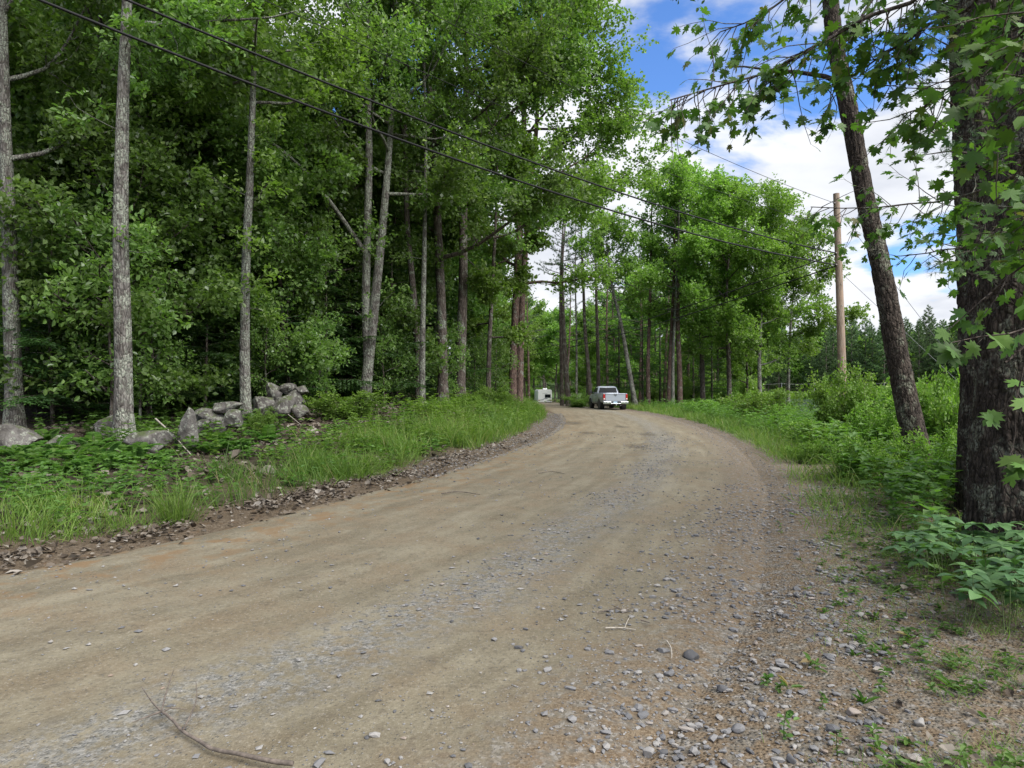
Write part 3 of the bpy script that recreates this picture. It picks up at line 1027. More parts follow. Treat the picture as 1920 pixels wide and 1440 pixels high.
# forked tree with the long slanting limb
foot, path = trunk_px([(684, 765), (690, 690), (700, 600), (712, 480), (722, 380), (735, 200)], 25, 19)
_b2 = trunk_px([(684, 765), (690, 690), (686, 560), (689, 420), (692, 300), (690, 150)], 25, 18)[1]
_pr = broadleaf(25, 17, .19, 7.5, 5.4, 15, 3600, .155, path=path, sides=14, lowspray=5, tmpl=LEAF6,
                extra=[(_b2[5] if len(_b2) > 5 else _b2[-1], (-.4, .2, 1), 5.5, .08), (_b2[-2], (.2, -.3, 1), 4.5, .06), (_b2[-2], (-.5, -.4, .8), 4.5, .06)])
tube(_pr[0], resample(_b2[1:], 22), np.linspace(.17, .08, 22), 12, .4)
_sl = np.array([pix(u, v, Y) - foot for u, v, Y in ((688, 480, 25), (655, 430, 24.4), (612, 370, 23.6), (560, 310, 22.8), (500, 262, 22), (440, 250, 21.2))])
tube(_pr[0], resample(_sl, 16), np.linspace(.10, .03, 16), 8, .6)
plant_tree('oak_tree', 'tall forked oak with a long slanting limb, above the leafy bush on the bank', 'tree', _pr, (M_BARKG, M_OAK), foot)
left_tree('birch_tree', 'slender pale trunk at the crest of the leaf-strewn bank', 'tree',
          [(791, 755), (793, 600), (796, 450), (798, 300), (796, 150)], 26, 16, .11, 8.0, 3.4, 12, 1700, .15, 26, M_BARKG, M_OAK, lowspray=3)
left_tree('oak_tree', 'brown trunk leaning towards the slender pale one on the bank', 'tree',
          [(787, 750), (782, 640), (772, 520), (764, 430), (760, 300)], 27.5, 18, .15, 8.0, 4.4, 12, 2200, .16, 27, M_BARKB, M_OAK)
left_tree('oak_tree', 'upright brown trunk behind the shrubs of the grassy bank, wide crown over the road', 'tree',
          [(862, 750), (864, 640), (868, 520), (868, 400), (872, 250)], 31, 23, .24, 7.0, 6.4, 20, 7500, .17, 28, M_BARKB, M_OAK, bias=(.5, -.1), sides=12)
_f, _p = trunk_px([(962, 760), (964, 650), (970, 520), (976, 400), (982, 250)], 38, 27)
_q = trunk_px([(972, 760), (974, 650), (980, 520), (990, 400), (1004, 250)], 38, 24)[1]
_pr = broadleaf(29, 27, .25, 6.5, 7.6, 27, 11500, .175, spf=.03, path=_p, bias=(.45, -.2), sides=12)
tube(_pr[0], resample(_q + np.array([.34, 0, 0]), 18), np.linspace(.24, .05, 18), 10, .3)
plant_tree('oak_tree', 'twin-stemmed tall oak at the inside of the bend, crown leaning out over the road', 'tree', _pr, (M_BARKR, M_OAKB), _f)
left_tree('oak_tree', 'leafy young oak with low hanging branches beside the twin stems at the bend', 'tree',
          [(915, 755), (918, 640), (924, 520), (930, 400)], 33, 14, .12, 2.6, 3.1, 15, 2600, .17, 30, M_BARKB, M_OAKB, droop=.25)
left_tree('oak_tree', 'big spreading oak filling the canopy above the forked tree and the pale slender trunk', 'tree',
          [(830, 730), (828, 600), (822, 450), (815, 300), (800, 100)], 29, 24, .22, 6.0, 7.0, 22, 8500, .165, 31, M_BARKB, M_OAK, bias=(.1, -.45))

# ------------------------------------------------------------------ trees of the wood that only their place tells apart
proto = {}
def make_proto(key, name, label, cat, group, parts, mats):
    proto[key] = plant_tree(name, label, cat, parts, mats, (0, -300, 0), group=group)
    proto[key]['_used'] = 0
def place(key, x, y, rz, s, dz=0.0, tilt=(0, 0)):
    p = proto[key]
    loc = (float(x), float(y), gz(x, y) + dz)
    if not p.get('_used', 0):
        p['_used'] = 1
        p.location = loc
        p.rotation_euler = (tilt[0], tilt[1], rz)
        p.scale = (s, s, s)
        return p
    return dup(p, loc, rz, s, tilt=tilt)
OAKL = 'leafy oak among many on the wooded hillside behind the stone wall'
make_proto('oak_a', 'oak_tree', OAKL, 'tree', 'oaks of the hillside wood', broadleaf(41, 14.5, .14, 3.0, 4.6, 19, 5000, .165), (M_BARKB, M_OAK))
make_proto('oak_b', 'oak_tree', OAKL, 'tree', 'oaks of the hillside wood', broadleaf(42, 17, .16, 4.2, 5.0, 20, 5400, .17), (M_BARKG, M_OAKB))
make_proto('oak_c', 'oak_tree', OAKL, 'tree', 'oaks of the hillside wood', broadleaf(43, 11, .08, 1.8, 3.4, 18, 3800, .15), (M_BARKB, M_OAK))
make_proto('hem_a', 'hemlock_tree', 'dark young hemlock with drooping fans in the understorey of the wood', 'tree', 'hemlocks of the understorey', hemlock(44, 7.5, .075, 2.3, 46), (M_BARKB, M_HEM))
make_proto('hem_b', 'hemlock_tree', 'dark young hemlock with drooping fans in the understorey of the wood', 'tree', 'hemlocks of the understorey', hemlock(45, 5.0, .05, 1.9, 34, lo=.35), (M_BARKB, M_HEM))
make_proto('sap_b', 'beech_sapling', 'tall thin sapling with spreading leafy branches in the understorey of the wood', 'tree', 'tall saplings of the understorey', broadleaf(47, 6.5, .04, .6, 2.2, 18, 1700, .13, k=5, sides=6), (M_BARKB, M_OAK))
make_proto('sap_a', 'beech_sapling', 'leafy sapling in the shade of the wood', 'tree', 'saplings of the understorey', broadleaf(46, 3.6, .022, .5, 1.25, 14, 620, .11, k=5, tmpl=LEAF6, sides=5), (M_BARKB, M_OAK))

rng = np.random.default_rng(5)
def keep_out(x, y):
    # leave the front rank of trunks, the rocks and the truck free
    return False
cand = []
for i in np.arange(-62, 8, 4.3):
    for j in np.arange(13, 98, 4.5):
        x, y = i + rng.uniform(-1.5, 1.5), j + rng.uniform(-1.6, 1.6)
        if y > 4 and -0.86 < x / y < .12:
            cand.append((x, y))
cand = np.array(cand)
D, S = road_coords(cand[:, 0], cand[:, 1])
L_ = -D - HALF
ok = (L_ > 10.5) & (L_ < 32) & (D < 0)
cand, L_ = cand[ok], L_[ok]
for (x, y), l in zip(cand, L_):
    q = rng.random()
    if y > 62 and l > 20:
        continue
    key = 'oak_a' if q < .36 else 'oak_b' if q < .64 else 'oak_c' if q < .93 else 'hem_a'
    place(key, x, y, rng.uniform(0, 6.28), rng.uniform(.82, 1.22), tilt=tuple(rng.normal(0, .035, 2)))
# understorey: hemlocks and saplings close behind the wall and the bank
for u, Y, k, s in ((90, 21, 'sap_a', 1.25), (150, 24, 'hem_b', 1.1), (60, 26, 'hem_a', .8), (330, 24, 'hem_b', 1.2), (400, 26, 'hem_a', .9), (440, 23, 'hem_b', 1.0),
                   (520, 25, 'hem_a', .95), (575, 27, 'hem_a', 1.0), (610, 25, 'hem_b', 1.3), (640, 29, 'hem_a', 1.05), (735, 27.5, 'hem_b', 1.25), (755, 31, 'hem_a', .9),
                   (180, 29, 'hem_a', 1.1), (245, 27, 'hem_b', 1.2), (370, 31, 'hem_a', 1.15), (480, 32, 'hem_a', 1.2), (690, 33, 'hem_a', 1.2), (830, 33, 'hem_b', 1.2),
                   (810, 37, 'hem_a', 1.0), (890, 38, 'hem_b', 1.3), (30, 30, 'hem_a', 1.2), (110, 33, 'hem_a', 1.2), (290, 35, 'hem_a', 1.3), (560, 37, 'hem_a', 1.3),
                   (850, 42, 'hem_a', 1.1), (905, 46, 'hem_a', 1.0), (120, 19.5, 'sap_a', .8), (200, 20, 'sap_a', 1.0), (70, 19, 'sap_a', .75), (340, 21, 'sap_a', .7),
                   (500, 21.5, 'sap_a', .85), (540, 22.5, 'hem_b', .75), (600, 22.5, 'sap_a', .8), (720, 26, 'sap_a', .9), (745, 27, 'sap_a', .8), (840, 30, 'sap_a', .9),
                   (10, 23, 'sap_a', 1.2), (160, 22, 'hem_b', .8), (270, 23, 'sap_a', 1.0), (420, 22, 'hem_b', .7), (660, 27, 'hem_b', .9), (930, 36, 'sap_a', 1.0), (890, 34, 'sap_a', .9)):
    place(k, (u - 960) / F * Y, Y, rng.uniform(0, 6.28), s)

rf = np.random.default_rng(55)
for u, Y, k, s in ((95, 22.5, 'oak_c', 1.0), (165, 21, 'oak_c', .85), (310, 21.5, 'oak_c', .95), (395, 24, 'oak_a', .9), (545, 23.5, 'oak_c', 1.0), (600, 27, 'oak_a', .95),
                   (655, 30, 'oak_c', 1.1), (745, 30, 'oak_c', 1.15), (20, 27, 'oak_a', 1.0), (240, 27, 'oak_a', .95), (480, 28, 'oak_a', 1.0), (700, 34, 'oak_a', 1.0), (820, 36, 'oak_c', 1.2), (880, 42, 'oak_c', 1.2), (350, 30, 'oak_a', 1.1), (130, 30, 'oak_a', 1.1)):
    place(k, (u - 960) / F * Y, Y, rng.uniform(0, 6.28), s, tilt=tuple(rng.normal(0, .03, 2)))
n_ = 0
while n_ < 85:
    Y = rf.uniform(17, 44)
    u = rf.uniform(-20, 900)
    x = (u - 960) / F * Y
    l = -road_coords(x, Y)[0][0] - HALF
    if l < 8.2 or l > 24:
        continue
    k = ('hem_a', 'hem_b', 'sap_a', 'sap_b')[rf.choice(4, p=[.12, .2, .3, .38])]
    place(k, x, Y, rf.uniform(0, 6.28), rf.uniform(.7, 1.25) * (1.2 if k == 'sap_a' else 1))
    n_ += 1

# ------------------------------------------------------------------ the grove beyond the bend, round the truck
GROVE = 'slim trunk in the grove beyond the bend'
def grove_trunk(label, pts, Y, H, r0, lo, R, seed, bark, kind='pine', group=None, nb=26, **kw):
    foot, path = trunk_px(pts, Y, H)
    if kind == 'pine':
        path = np.concatenate([[path[0] - (0, 0, .4)], path])
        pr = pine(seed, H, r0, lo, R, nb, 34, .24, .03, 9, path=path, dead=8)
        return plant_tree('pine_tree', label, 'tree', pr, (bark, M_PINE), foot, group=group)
    pr = broadleaf(seed, H, r0, lo, R, nb // 2, int(kw.get('nros', 2200) * 1.0), .205, path=path, k=6)
    return plant_tree('maple_tree', label, 'tree', pr, (bark, kw.get('leaf', M_OAKB)), foot, group=group)
grove_trunk('left stem of the close pair of dark trunks between camper and truck', [(1054, 757), (1052, 640), (1051, 520), (1056, 420)], 66, 22, .20, 11, 3.2, 51, M_BARKB)
grove_trunk('right stem of the close pair of dark trunks, swelling at its foot', [(1066, 758), (1061, 690), (1056, 600), (1054, 500), (1060, 420)], 64, 20, .26, 12, 3.0, 52, M_BARKB)
grove_trunk('thin pale straight trunk just left of the truck', [(1081, 757), (1081, 640), (1079, 540), (1079, 440)], 62, 19, .10, 11, 2.4, 53, M_BARKG)
grove_trunk('dark bent trunk rising at the nose of the truck', [(1107, 760), (1104, 700), (1097, 620), (1094, 540), (1090, 440)], 62, 21, .19, 11, 3.0, 54, M_BARKB)
grove_trunk('mossy straight trunk directly behind the truck', [(1123, 757), (1121, 660), (1118, 560), (1117, 470)], 65, 20, .20, 11, 3.0, 55, M_BARKB)
grove_trunk('lichen-grey trunk leaning over the tail of the truck', [(1193, 766), (1184, 720), (1174, 660), (1163, 600), (1148, 540), (1140, 480)], 58, 16, .21, 9, 3.6, 56, M_BARKG, 'maple', nros=1700)
grove_trunk('reddish trunk standing upright right of the truck', [(1216, 766), (1215, 690), (1217, 620), (1220, 520)], 59, 20, .19, 8, 3.0, 57, M_BARKR)
grove_trunk('reddish left trunk of the clustered stems by the verge', [(1253, 766), (1256, 680), (1260, 600), (1264, 500)], 58, 19, .19, 8, 3.2, 58, M_BARKR)
grove_trunk('pale stem squeezed between the clustered reddish trunks', [(1262, 766), (1262, 680), (1266, 580), (1272, 450)], 57, 20, .13, 7, 5.0, 59, M_BARKG, 'maple', nros=5200, nb=40)
grove_trunk('thickest reddish trunk of the cluster by the verge', [(1275, 766), (1274, 690), (1271, 610), (1272, 500)], 57.5, 21, .24, 8, 3.4, 60, M_BARKR)
grove_trunk('tall leafy maple with a domed crown above the cluster of stems', [(1318, 764), (1316, 660), (1312, 560), (1308, 450)], 60, 20.5, .22, 5.5, 5.4, 61, M_BARKB, 'maple', nros=7000, nb=46)
grove_trunk('leafy maple with low branches where the grove opens to the lake', [(1368, 760), (1366, 660), (1362, 560), (1368, 450)], 58, 19, .20, 4.2, 5.2, 62, M_BARKB, 'maple', nros=7000, nb=46)
grove_trunk('leafy maple at the lake end of the grove, branches nearly down to the bushes', [(1425, 755), (1424, 660), (1430, 560), (1440, 480)], 57, 18, .17, 3.4, 5.4, 63, M_BARKG, 'maple', nros=6500, nb=44)
grove_trunk('small bushy maple at the shore in front of the wooded far hill', [(1478, 750), (1480, 660), (1486, 560), (1492, 500)], 60, 15.5, .13, 5.0, 5.0, 64, M_BARKG, 'maple', nros=5000, nb=40)
GB = 'tree of the thin grove in the background beyond the truck'
make_proto('far_oak', 'maple_tree', GB, 'tree', 'trees of the far grove', broadleaf(71, 19, .17, 3.5, 5.0, 20, 4200, .30, k=5), (M_BARKB, M_OAKB))
make_proto('far_oak2', 'maple_tree', GB, 'tree', 'trees of the far grove', broadleaf(72, 15, .14, 1.6, 4.4, 20, 3800, .28, k=5), (M_BARKB, M_OAKB))
make_proto('far_pine', 'pine_tree', GB, 'tree', 'trees of the far grove', pine(73, 21, .20, 8, 3.4, 34, 30, .30, .035, 8, dead=10), (M_BARKR, M_PINE))
make_proto('far_hem', 'hemlock_tree', 'dark drooping hemlock behind the parked truck', 'tree', 'hemlocks behind the truck', hemlock(74, 13, .14, 3.6, 60, lo=1.6, tw=.24, nl=.16, wid=.04, step=.12), (M_BARKB, M_HEM))
for u, Y, s in ((1160, 68, 1.0), (1205, 66, .95), (1238, 70, 1.05), (1300, 70, .9), (1335, 66, .85)):
    place('far_hem', (u - 960) / F * Y, Y, rng.uniform(0, 6.28), s)
for u, Y, k, s in ((938, 92, 'far_oak2', .9), (975, 130, 'far_oak', .9), (1040, 125, 'far_oak', .9), (1100, 118, 'far_oak2', .95), (1100, 96, 'far_oak2', .9), (1130, 104, 'far_oak', .9),
                   (1095, 135, 'far_pine', 1.0), (1060, 140, 'far_pine', 1.1), (1020, 150, 'far_oak', 1.0), (975, 120, 'far_oak', .9), (945, 100, 'far_oak', .9), (1160, 92, 'far_pine', .95),
                   (1185, 84, 'far_oak2', 1.0), (1230, 86, 'far_oak', .95), (1290, 78, 'far_pine', .9), (1345, 74, 'far_oak', .85), (1400, 72, 'far_oak2', .9), (1245, 74, 'far_pine', .9),
                   (1200, 76, 'far_pine', .85), (1140, 82, 'far_pine', .9), (1060, 84, 'far_pine', .8), (905, 84, 'far_oak2', 1.0), (925, 78, 'far_oak2', .8), (905, 70, 'far_oak', .9),
                   (985, 128, 'far_pine', .9), (1150, 130, 'far_oak', 1.0), (1110, 160, 'far_oak', 1.1), (1000, 175, 'far_oak', 1.2), (1200, 110, 'far_oak', 1.0), (1260, 100, 'far_oak', 1.0),
                   (1310, 92, 'far_oak', .95), (1370, 84, 'far_pine', .8), (940, 130, 'far_oak', 1.1), (880, 90, 'far_oak', 1.1), (1050, 170, 'far_oak', 1.1), (1165, 165, 'far_oak', 1.1),
                   (1405, 88, 'far_oak2', .9), (992, 84, 'far_pine', .8), (976, 88, 'far_pine', .85)):
    place(k, (u - 960) / F * Y, Y, rng.uniform(0, 6.28), s, tilt=tuple(rng.normal(0, .03, 2)))

for i in range(44):
    Y = rf.uniform(128, 235)
    u = rf.uniform(860, 1440)
    x = (u - 960) / F * Y
    if x < shore_x(Y) - 4:
        place(('far_oak', 'far_oak2', 'far_oak2', 'far_pine')[rf.integers(0, 4)], x, Y, rf.uniform(0, 6.28), rf.uniform(.8, 1.15))

# ------------------------------------------------------------------ the wooded far shore across the lake
FS = 'pine among the dense wood along the far shore of the lake'
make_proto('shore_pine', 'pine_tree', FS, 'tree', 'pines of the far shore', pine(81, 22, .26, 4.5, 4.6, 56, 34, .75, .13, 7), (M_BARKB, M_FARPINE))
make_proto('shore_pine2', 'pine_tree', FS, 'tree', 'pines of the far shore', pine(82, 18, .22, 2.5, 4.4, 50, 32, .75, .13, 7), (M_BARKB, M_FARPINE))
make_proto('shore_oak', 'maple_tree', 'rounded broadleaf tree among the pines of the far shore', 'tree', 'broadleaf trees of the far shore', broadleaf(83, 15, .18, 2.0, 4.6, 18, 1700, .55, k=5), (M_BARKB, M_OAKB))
r2 = np.random.default_rng(8)
for row, (d0, n) in enumerate(((288, 34), (300, 34), (314, 34), (330, 32), (350, 30), (375, 28), (289, -26), (304, -26), (322, -24))):
    for i in range(abs(n)):
        az = math.radians((17.5 if n > 0 else -4.0) + ((20 if n > 0 else 21) * (i + r2.uniform(.1, .9)) / abs(n)))
        dd0 = d0 + r2.uniform(-5, 5)
        k = ('shore_pine', 'shore_pine2', 'shore_oak')[r2.choice(3, p=[.45, .30, .25])]
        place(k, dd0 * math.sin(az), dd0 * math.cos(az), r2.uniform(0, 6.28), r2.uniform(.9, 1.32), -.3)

# ------------------------------------------------------------------ the big trees right of the road
def barked_trunk(tr, path, rad, nth=150, step=.03, depth=.03, seed=1, upto=9.0):
    """a near trunk whose bark plates and furrows are real relief"""
    P0 = resample(path, 60)
    s = np.concatenate([[0], np.cumsum(np.linalg.norm(np.diff(P0, axis=0), axis=1))])
    n = int(min(upto, s[-1]) / step)
    t = np.linspace(0, min(upto, s[-1]), n)
    P = np.stack([np.interp(t, s, P0[:, i]) for i in range(3)], -1)
    R = np.interp(t, np.linspace(0, s[-1], len(rad)), rad)
    a = np.linspace(0, 2 * math.pi, nth, endpoint=False)
    A, T = np.meshgrid(a, t)
    RR = R[:, None] * np.ones_like(A)
    x, y = np.cos(A) * RR, np.sin(A) * RR
    wx = .05 * fbm(x * 9, y * 9, T * 4, seed, 3)
    ridg = 1 - np.abs(fbm((x + wx) * 15, (y + wx) * 15, T * 3.2 + wx * 8, seed + 3, 3)) * 2.6
    plate = np.clip(1.25 - ridg, 0, 1)
    big = fbm(x * 2.2, y * 2.2, T * .8, seed + 9, 2)
    fine = fbm(x * 60, y * 60, T * 45, seed + 5, 2)
    RR = RR * (1 + .10 * big) + depth * (plate - .6) + depth * .35 * fine
    V = P[:, None, :] + np.stack([np.cos(A) * RR, np.sin(A) * RR, np.zeros_like(A)], -1)
    i = np.arange(n - 1)[:, None] * nth
    j = np.arange(nth)[None, :]
    tr.add(V.reshape(-1, 3), np.stack([i + j, i + (j + 1) % nth, i + nth + (j + 1) % nth, i + nth + j], -1).reshape(-1, 4), .5)
    if s[-1] > upto:
        k = s > upto - .05
        if k.sum() > 1:
            tube(tr, P0[k], np.interp(s[k], np.linspace(0, s[-1], len(rad)), rad), 20, .5)

# leaning tree
foot, path = trunk_px([(1722, 850), (1703, 770), (1680, 650), (1652, 500), (1622, 370), (1598, 240), (1578, 140), (1563, 60)], 12.5, 15)
tr, cr = broadleaf(91, 15, .20, 9.4, 4.2, 14, 2200, .13, path=path, tmpl=LEAF6, k=5)
tr = MB()
path2 = np.concatenate([[path[0] + (0.08, 0, -.5)], path])
barked_trunk(tr, path2, np.array([.235, .20, .18, .165, .15, .14, .125, .10, .07, .03]), 96, .045, .022, 91, 9.6)
kn = MB()
_k = path2[5] + np.array([-.16, -.02, .25])
tube(tr, [_k + (.12, 0, -.14), _k + (.02, -.03, -.08), _k + (-.03, -.03, .02), _k + (.02, 0, .14), _k + (.14, 0, .2)], [.06, .085, .08, .085, .05], 10, .4)
for z0, az, ln in ((7.3, 2.8, 2.2), (8.0, .6, 2.4), (8.6, 4.0, 2.0), (8.9, 1.8, 2.5), (9.4, 5.5, 2.2), (10.5, 3, 3), (11.2, .3, 3), (12, 2.2, 2.6), (12.6, 4.6, 2.5), (13.5, 1, 2)):
    b = np.array([np.interp(z0, path[:, 2], path[:, 0]), 0, z0])
    q = limb(np.random.default_rng(int(z0 * 10)), b, (math.cos(az), math.sin(az), .7), ln, 7, .3)
    tube(tr, q, np.linspace(.05, .01, 7), 6, .5, cap=False)
t = plant_tree('leaning_tree', 'rough lichen-dotted tree leaning across the sky towards the utility pole', 'tree', (tr, cr), (M_BARKD, M_MAPLE), foot)
# pair of big dark pines
foot, path = trunk_px([(1868, 850), (1862, 600), (1850, 300), (1838, 0)], 9.3, 19)
tr, cr = pine(92, 19, .02, 8.5, 4.2, 34, 40, .16, .012, 12, path=np.concatenate([[path[0] - (0, 0, .4)], path]))
tr = MB()
barked_trunk(tr, np.concatenate([[path[0] - (0, 0, .5)], path]), np.array([.50, .405, .385, .37, .355, .34, .31, .27, .2, .1, .03]), 150, .036, .035, 92, 8.2)
rr = np.random.default_rng(92)
_bp, _ba = [], []
for u0, v0, u1, v1, Y1 in ((1850, 330, 1690, 215, 8.6), (1850, 300, 1735, 290, 8.2), (1850, 250, 1700, 150, 8.9), (1850, 470, 1742, 505, 8.4), (1850, 150, 1730, 60, 8.8)):
    a, b = pix(u0, v0, 9.3) - foot, pix(u1, v1, Y1) - foot
    q = resample([a, (a + b) / 2 + (0, 0, .08), b], 7)
    tube(tr, q, np.linspace(.022, .005, 7), 5, .5, cap=False)
    m = 46
    u = rr.uniform(.3, 1, m)
    c = np.stack([np.interp(u * 6, np.arange(7), q[:, i]) for i in range(3)], -1) + rr.normal(0, .10, (m, 3)) * (1.2 - u[:, None] * .5)
    _bp.append(c); _ba.append(unit(np.tile(unit(b - a), (m, 1)) + rr.normal(0, .5, (m, 3)) + (0, 0, .2)))
_bp, _ba = np.concatenate(_bp), np.concatenate(_ba)
P2 = np.repeat(_bp, 14, 0)
A2 = unit(np.repeat(_ba, 14, 0) + rr.normal(0, .55, (len(P2), 3)))
inst(cr, NEEDLE, P2, A2, rr.normal(0, 1, (len(P2), 3)), .10, .005, rr.uniform(0, 1, len(P2)))
plant_tree('pine_tree', 'massive dark furrowed trunk standing behind the nearer one, with thin needled boughs', 'tree', (tr, cr), (M_BARKD, M_PINE), foot)
foot, path = trunk_px([(1913, 985), (1915, 700), (1935, 300), (1960, 0)], 7.4, 20)
tr, cr = pine(93, 20, .02, 9.5, 4.2, 30, 36, .16, .012, 10, path=np.concatenate([[path[0] - (0, 0, .4)], path]))
tr = MB()
barked_trunk(tr, np.concatenate([[path[0] - (0, 0, .4)], path]), np.array([.54, .42, .395, .38, .37, .35, .33, .28, .2, .1, .03]), 170, .032, .04, 93, 6.4)
plant_tree('pine_tree', 'nearest massive furrowed trunk rising out of the whorled leaves at the verge', 'tree', (tr, cr), (M_BARKD, M_PINE), foot)

# the maple whose branches hang in from the right
MROOT = np.array([6.1, 4.3, 0.0])
MROOT[2] = gz(MROOT[0], MROOT[1])
maple = thing('maple_tree', 'maple with pointed leaves reaching in over the verge and across the sky', 'tree', MROOT)
tr, cr = MB(), MB()
mr = np.random.default_rng(17)
tpath = resample([(0, 0, -.4), (-.1, 0, 2.5), (.05, .1, 5), (0, 0, 9), (.1, 0, 13)], 20)
tube(tr, tpath, np.linspace(.17, .02, 20), 12, .5)
def loc(u, v, Y):
    return pix(u, v, Y) - MROOT
branches = [
    # (path, twigs, leaf length, droop, leaves per twig, radius, first twig fraction)
    ([(0, .0, 5.0), loc(1960, -190, 4.3), loc(1760, -40, 4.6), loc(1600, 48, 5.0), loc(1500, 98, 5.3), loc(1400, 150, 5.5), loc(1255, 188, 5.7)], 84, .108, .85, 6, .035, .45),
    ([(0, .0, 5.4), loc(1900, -260, 4.6), loc(1700, -120, 5.0), loc(1520, -25, 5.5), loc(1400, 35, 5.9), loc(1350, 60, 6.1)], 60, .115, .45, 6, .030, .35),
    ([(0, .0, 4.8), loc(2000, -120, 3.9), loc(1850, -10, 4.3), loc(1740, 60, 4.7), loc(1620, 120, 5.2), loc(1545, 170, 5.5)], 74, .115, .45, 6, .030, .25),
    ([(0, .0, 4.4), loc(2040, 0, 3.8), loc(1900, 90, 4.3), loc(1790, 160, 4.8), loc(1690, 215, 5.4)], 76, .115, .40, 6, .025, .25),
    ([(0, .0, 3.3), loc(2050, 250, 4.0), loc(1900, 330, 5.2), loc(1790, 372, 6.2), loc(1700, 385, 6.8), loc(1600, 392, 7.2), loc(1520, 388, 7.4)], 56, .112, .35, 6, .022, .30),
    ([(0, .0, 2.9), loc(2050, 380, 4.0), loc(1900, 440, 5.4), loc(1780, 470, 6.4), loc(1690, 480, 7.0)], 46, .112, .40, 6, .020, .25),
    ([(0, .0, 3.6), loc(2060, 150, 3.2), loc(1930, 190, 3.3), loc(1850, 290, 3.5)], 20, .115, .35, 6, .018, .35),
    ([(0, .0, 3.9), loc(2060, 10, 3.2), loc(1930, 60, 3.4), loc(1830, 130, 3.7)], 30, .115, .35, 6, .018, .25),
    ([(0, .0, 2.6), loc(2060, 430, 3.4), loc(1940, 470, 3.8), loc(1850, 560, 4.2)], 20, .112, .40, 6, .016, .30),
    ([(0, .0, 2.0), loc(2080, 600, 2.9), loc(1990, 610, 2.8), loc(1915, 640, 2.8), loc(1885, 680, 2.8)], 8, .115, .25, 5, .012, .45),
    ([(0, .0, 6.5), (-1.5, -.6, 7.2), (-3.0, -.6, 7.6), (-4.2, 0, 7.5)], 60, .12, .3, 6, .04, .2),
    ([(0, .0, 7.2), (-.8, 1.5, 8.2), (-1.2, 3.0, 8.8)], 60, .12, .3, 6, .04, .2),
    ([(0, .0, 7.0), (-.6, -1.8, 7.6), (-1.4, -3.2, 7.9)], 60, .12, .3, 6, .04, .2),
    ([(0, .0, 8.0), (1.4, .4, 9.0), (2.6, .8, 9.4)], 50, .12, .3, 6, .04, .2),
]
LP, LA, LN, LL = [], [], [], []
for bi, (pp, nt_, ll, dr, per, r0, f0) in enumerate(branches):
    q = resample(pp, 22)
    q[1:-1] += mr.normal(0, .018, (20, 3))
    tube(tr, q, np.linspace(r0, .005, 22), 7, .4, cap=False)
    nt_ = int(nt_ * 1.4)
    for k in range(nt_):
        f = f0 + (1 - f0) * (k + mr.random()) / nt_
        c = np.array([np.interp(f * 21, np.arange(22), q[:, i]) for i in range(3)])
        ax = unit(q[min(21, int(f * 21) + 1)] - q[max(0, int(f * 21) - 1)])
        td = unit(ax * .5 + mr.normal(0, .55, 3) + np.array([0, 0, -dr * mr.uniform(.2, 1.5)]))
        tl = mr.uniform(.18, .62) * (1.0 if bi else 1.15)
        g = limb(mr, c, td, tl, 5, -.35 * dr, .16)
        tube(tr, g, np.linspace(.005, .0018, 5), 4, .4, cap=False)
        m = mr.integers(max(2, per - 2), per + 2)
        for a in range(m):
            h = mr.uniform(.3, 1.0) if a else 1.0
            p = np.array([np.interp(h * 4, np.arange(5), g[:, i]) for i in range(3)])
            out = unit(td * .5 + mr.normal(0, .7, 3) * np.array([1, 1, .5]) + np.array([-.25, 0, -.30]))
            pe = p + out * mr.uniform(.02, .07)
            tube(tr, np.array([p, pe]), .0011, 3, .2, cap=False)
            LP.append(pe)
            LA.append(unit(out + np.array([0, 0, -.25]) + mr.normal(0, .2, 3)))
            LN.append(np.array([0, 0, 1.0]) + mr.normal(0, .45, 3) + np.array([0, -.25, 0]))
            LL.append(ll * mr.uniform(.42, .95))
LP, LA, LN, LL = np.array(LP), unit(np.array(LA)), np.array(LN), np.array(LL)
tr.build('trunk', M_BARKB, maple)
# the 300 leaves that show largest are leaves of their own, the rest one mass
Wp = LP + MROOT
uu, vv = 960 + Wp[:, 0] / Wp[:, 1] * F, HOR - (Wp[:, 2] - EYE) / Wp[:, 1] * F
seen = (uu > 0) & (uu < 1920) & (vv > 0) & (vv < 1440) & (Wp[:, 1] > .5)
order = np.argsort(-(LL / Wp[:, 1]) * seen)
sel = np.zeros(len(LP), bool)
sel[order[:300]] = True
leaf_me = []
for k in range(6):
    b = MB()
    b.add(MAPLE[0], MAPLE[1], .1 + .16 * k)
    leaf_me.append(b.mesh('leaf', M_MAPLE, True))
for i in np.where(sel)[0]:
    a = LA[i]
    s_ = unit(np.cross(a, LN[i]))
    n_ = np.cross(s_, a)
    o = bpy.data.objects.new('leaf', leaf_me[i % 6])
    COL.objects.link(o)
    o.parent = maple
    Mx = Matrix(((a[0], s_[0], n_[0], LP[i][0]), (a[1], s_[1], n_[1], LP[i][1]), (a[2], s_[2], n_[2], LP[i][2]), (0, 0, 0, 1)))
    o.matrix_local = Mx @ Matrix.Diagonal((LL[i], LL[i], LL[i], 1))
ns = ~sel
for tm, mk, wk in ((MAPLE, ns & seen, 1.0), (LEAF6, ns & ~seen, .9)):
    inst(cr, tm, LP[mk], LA[mk], LN[mk], LL[mk], LL[mk] * wk, mr.uniform(0, 1, mk.sum()))
tag(cr.build('crown', M_MAPLE, maple, flat=True), kind='stuff')

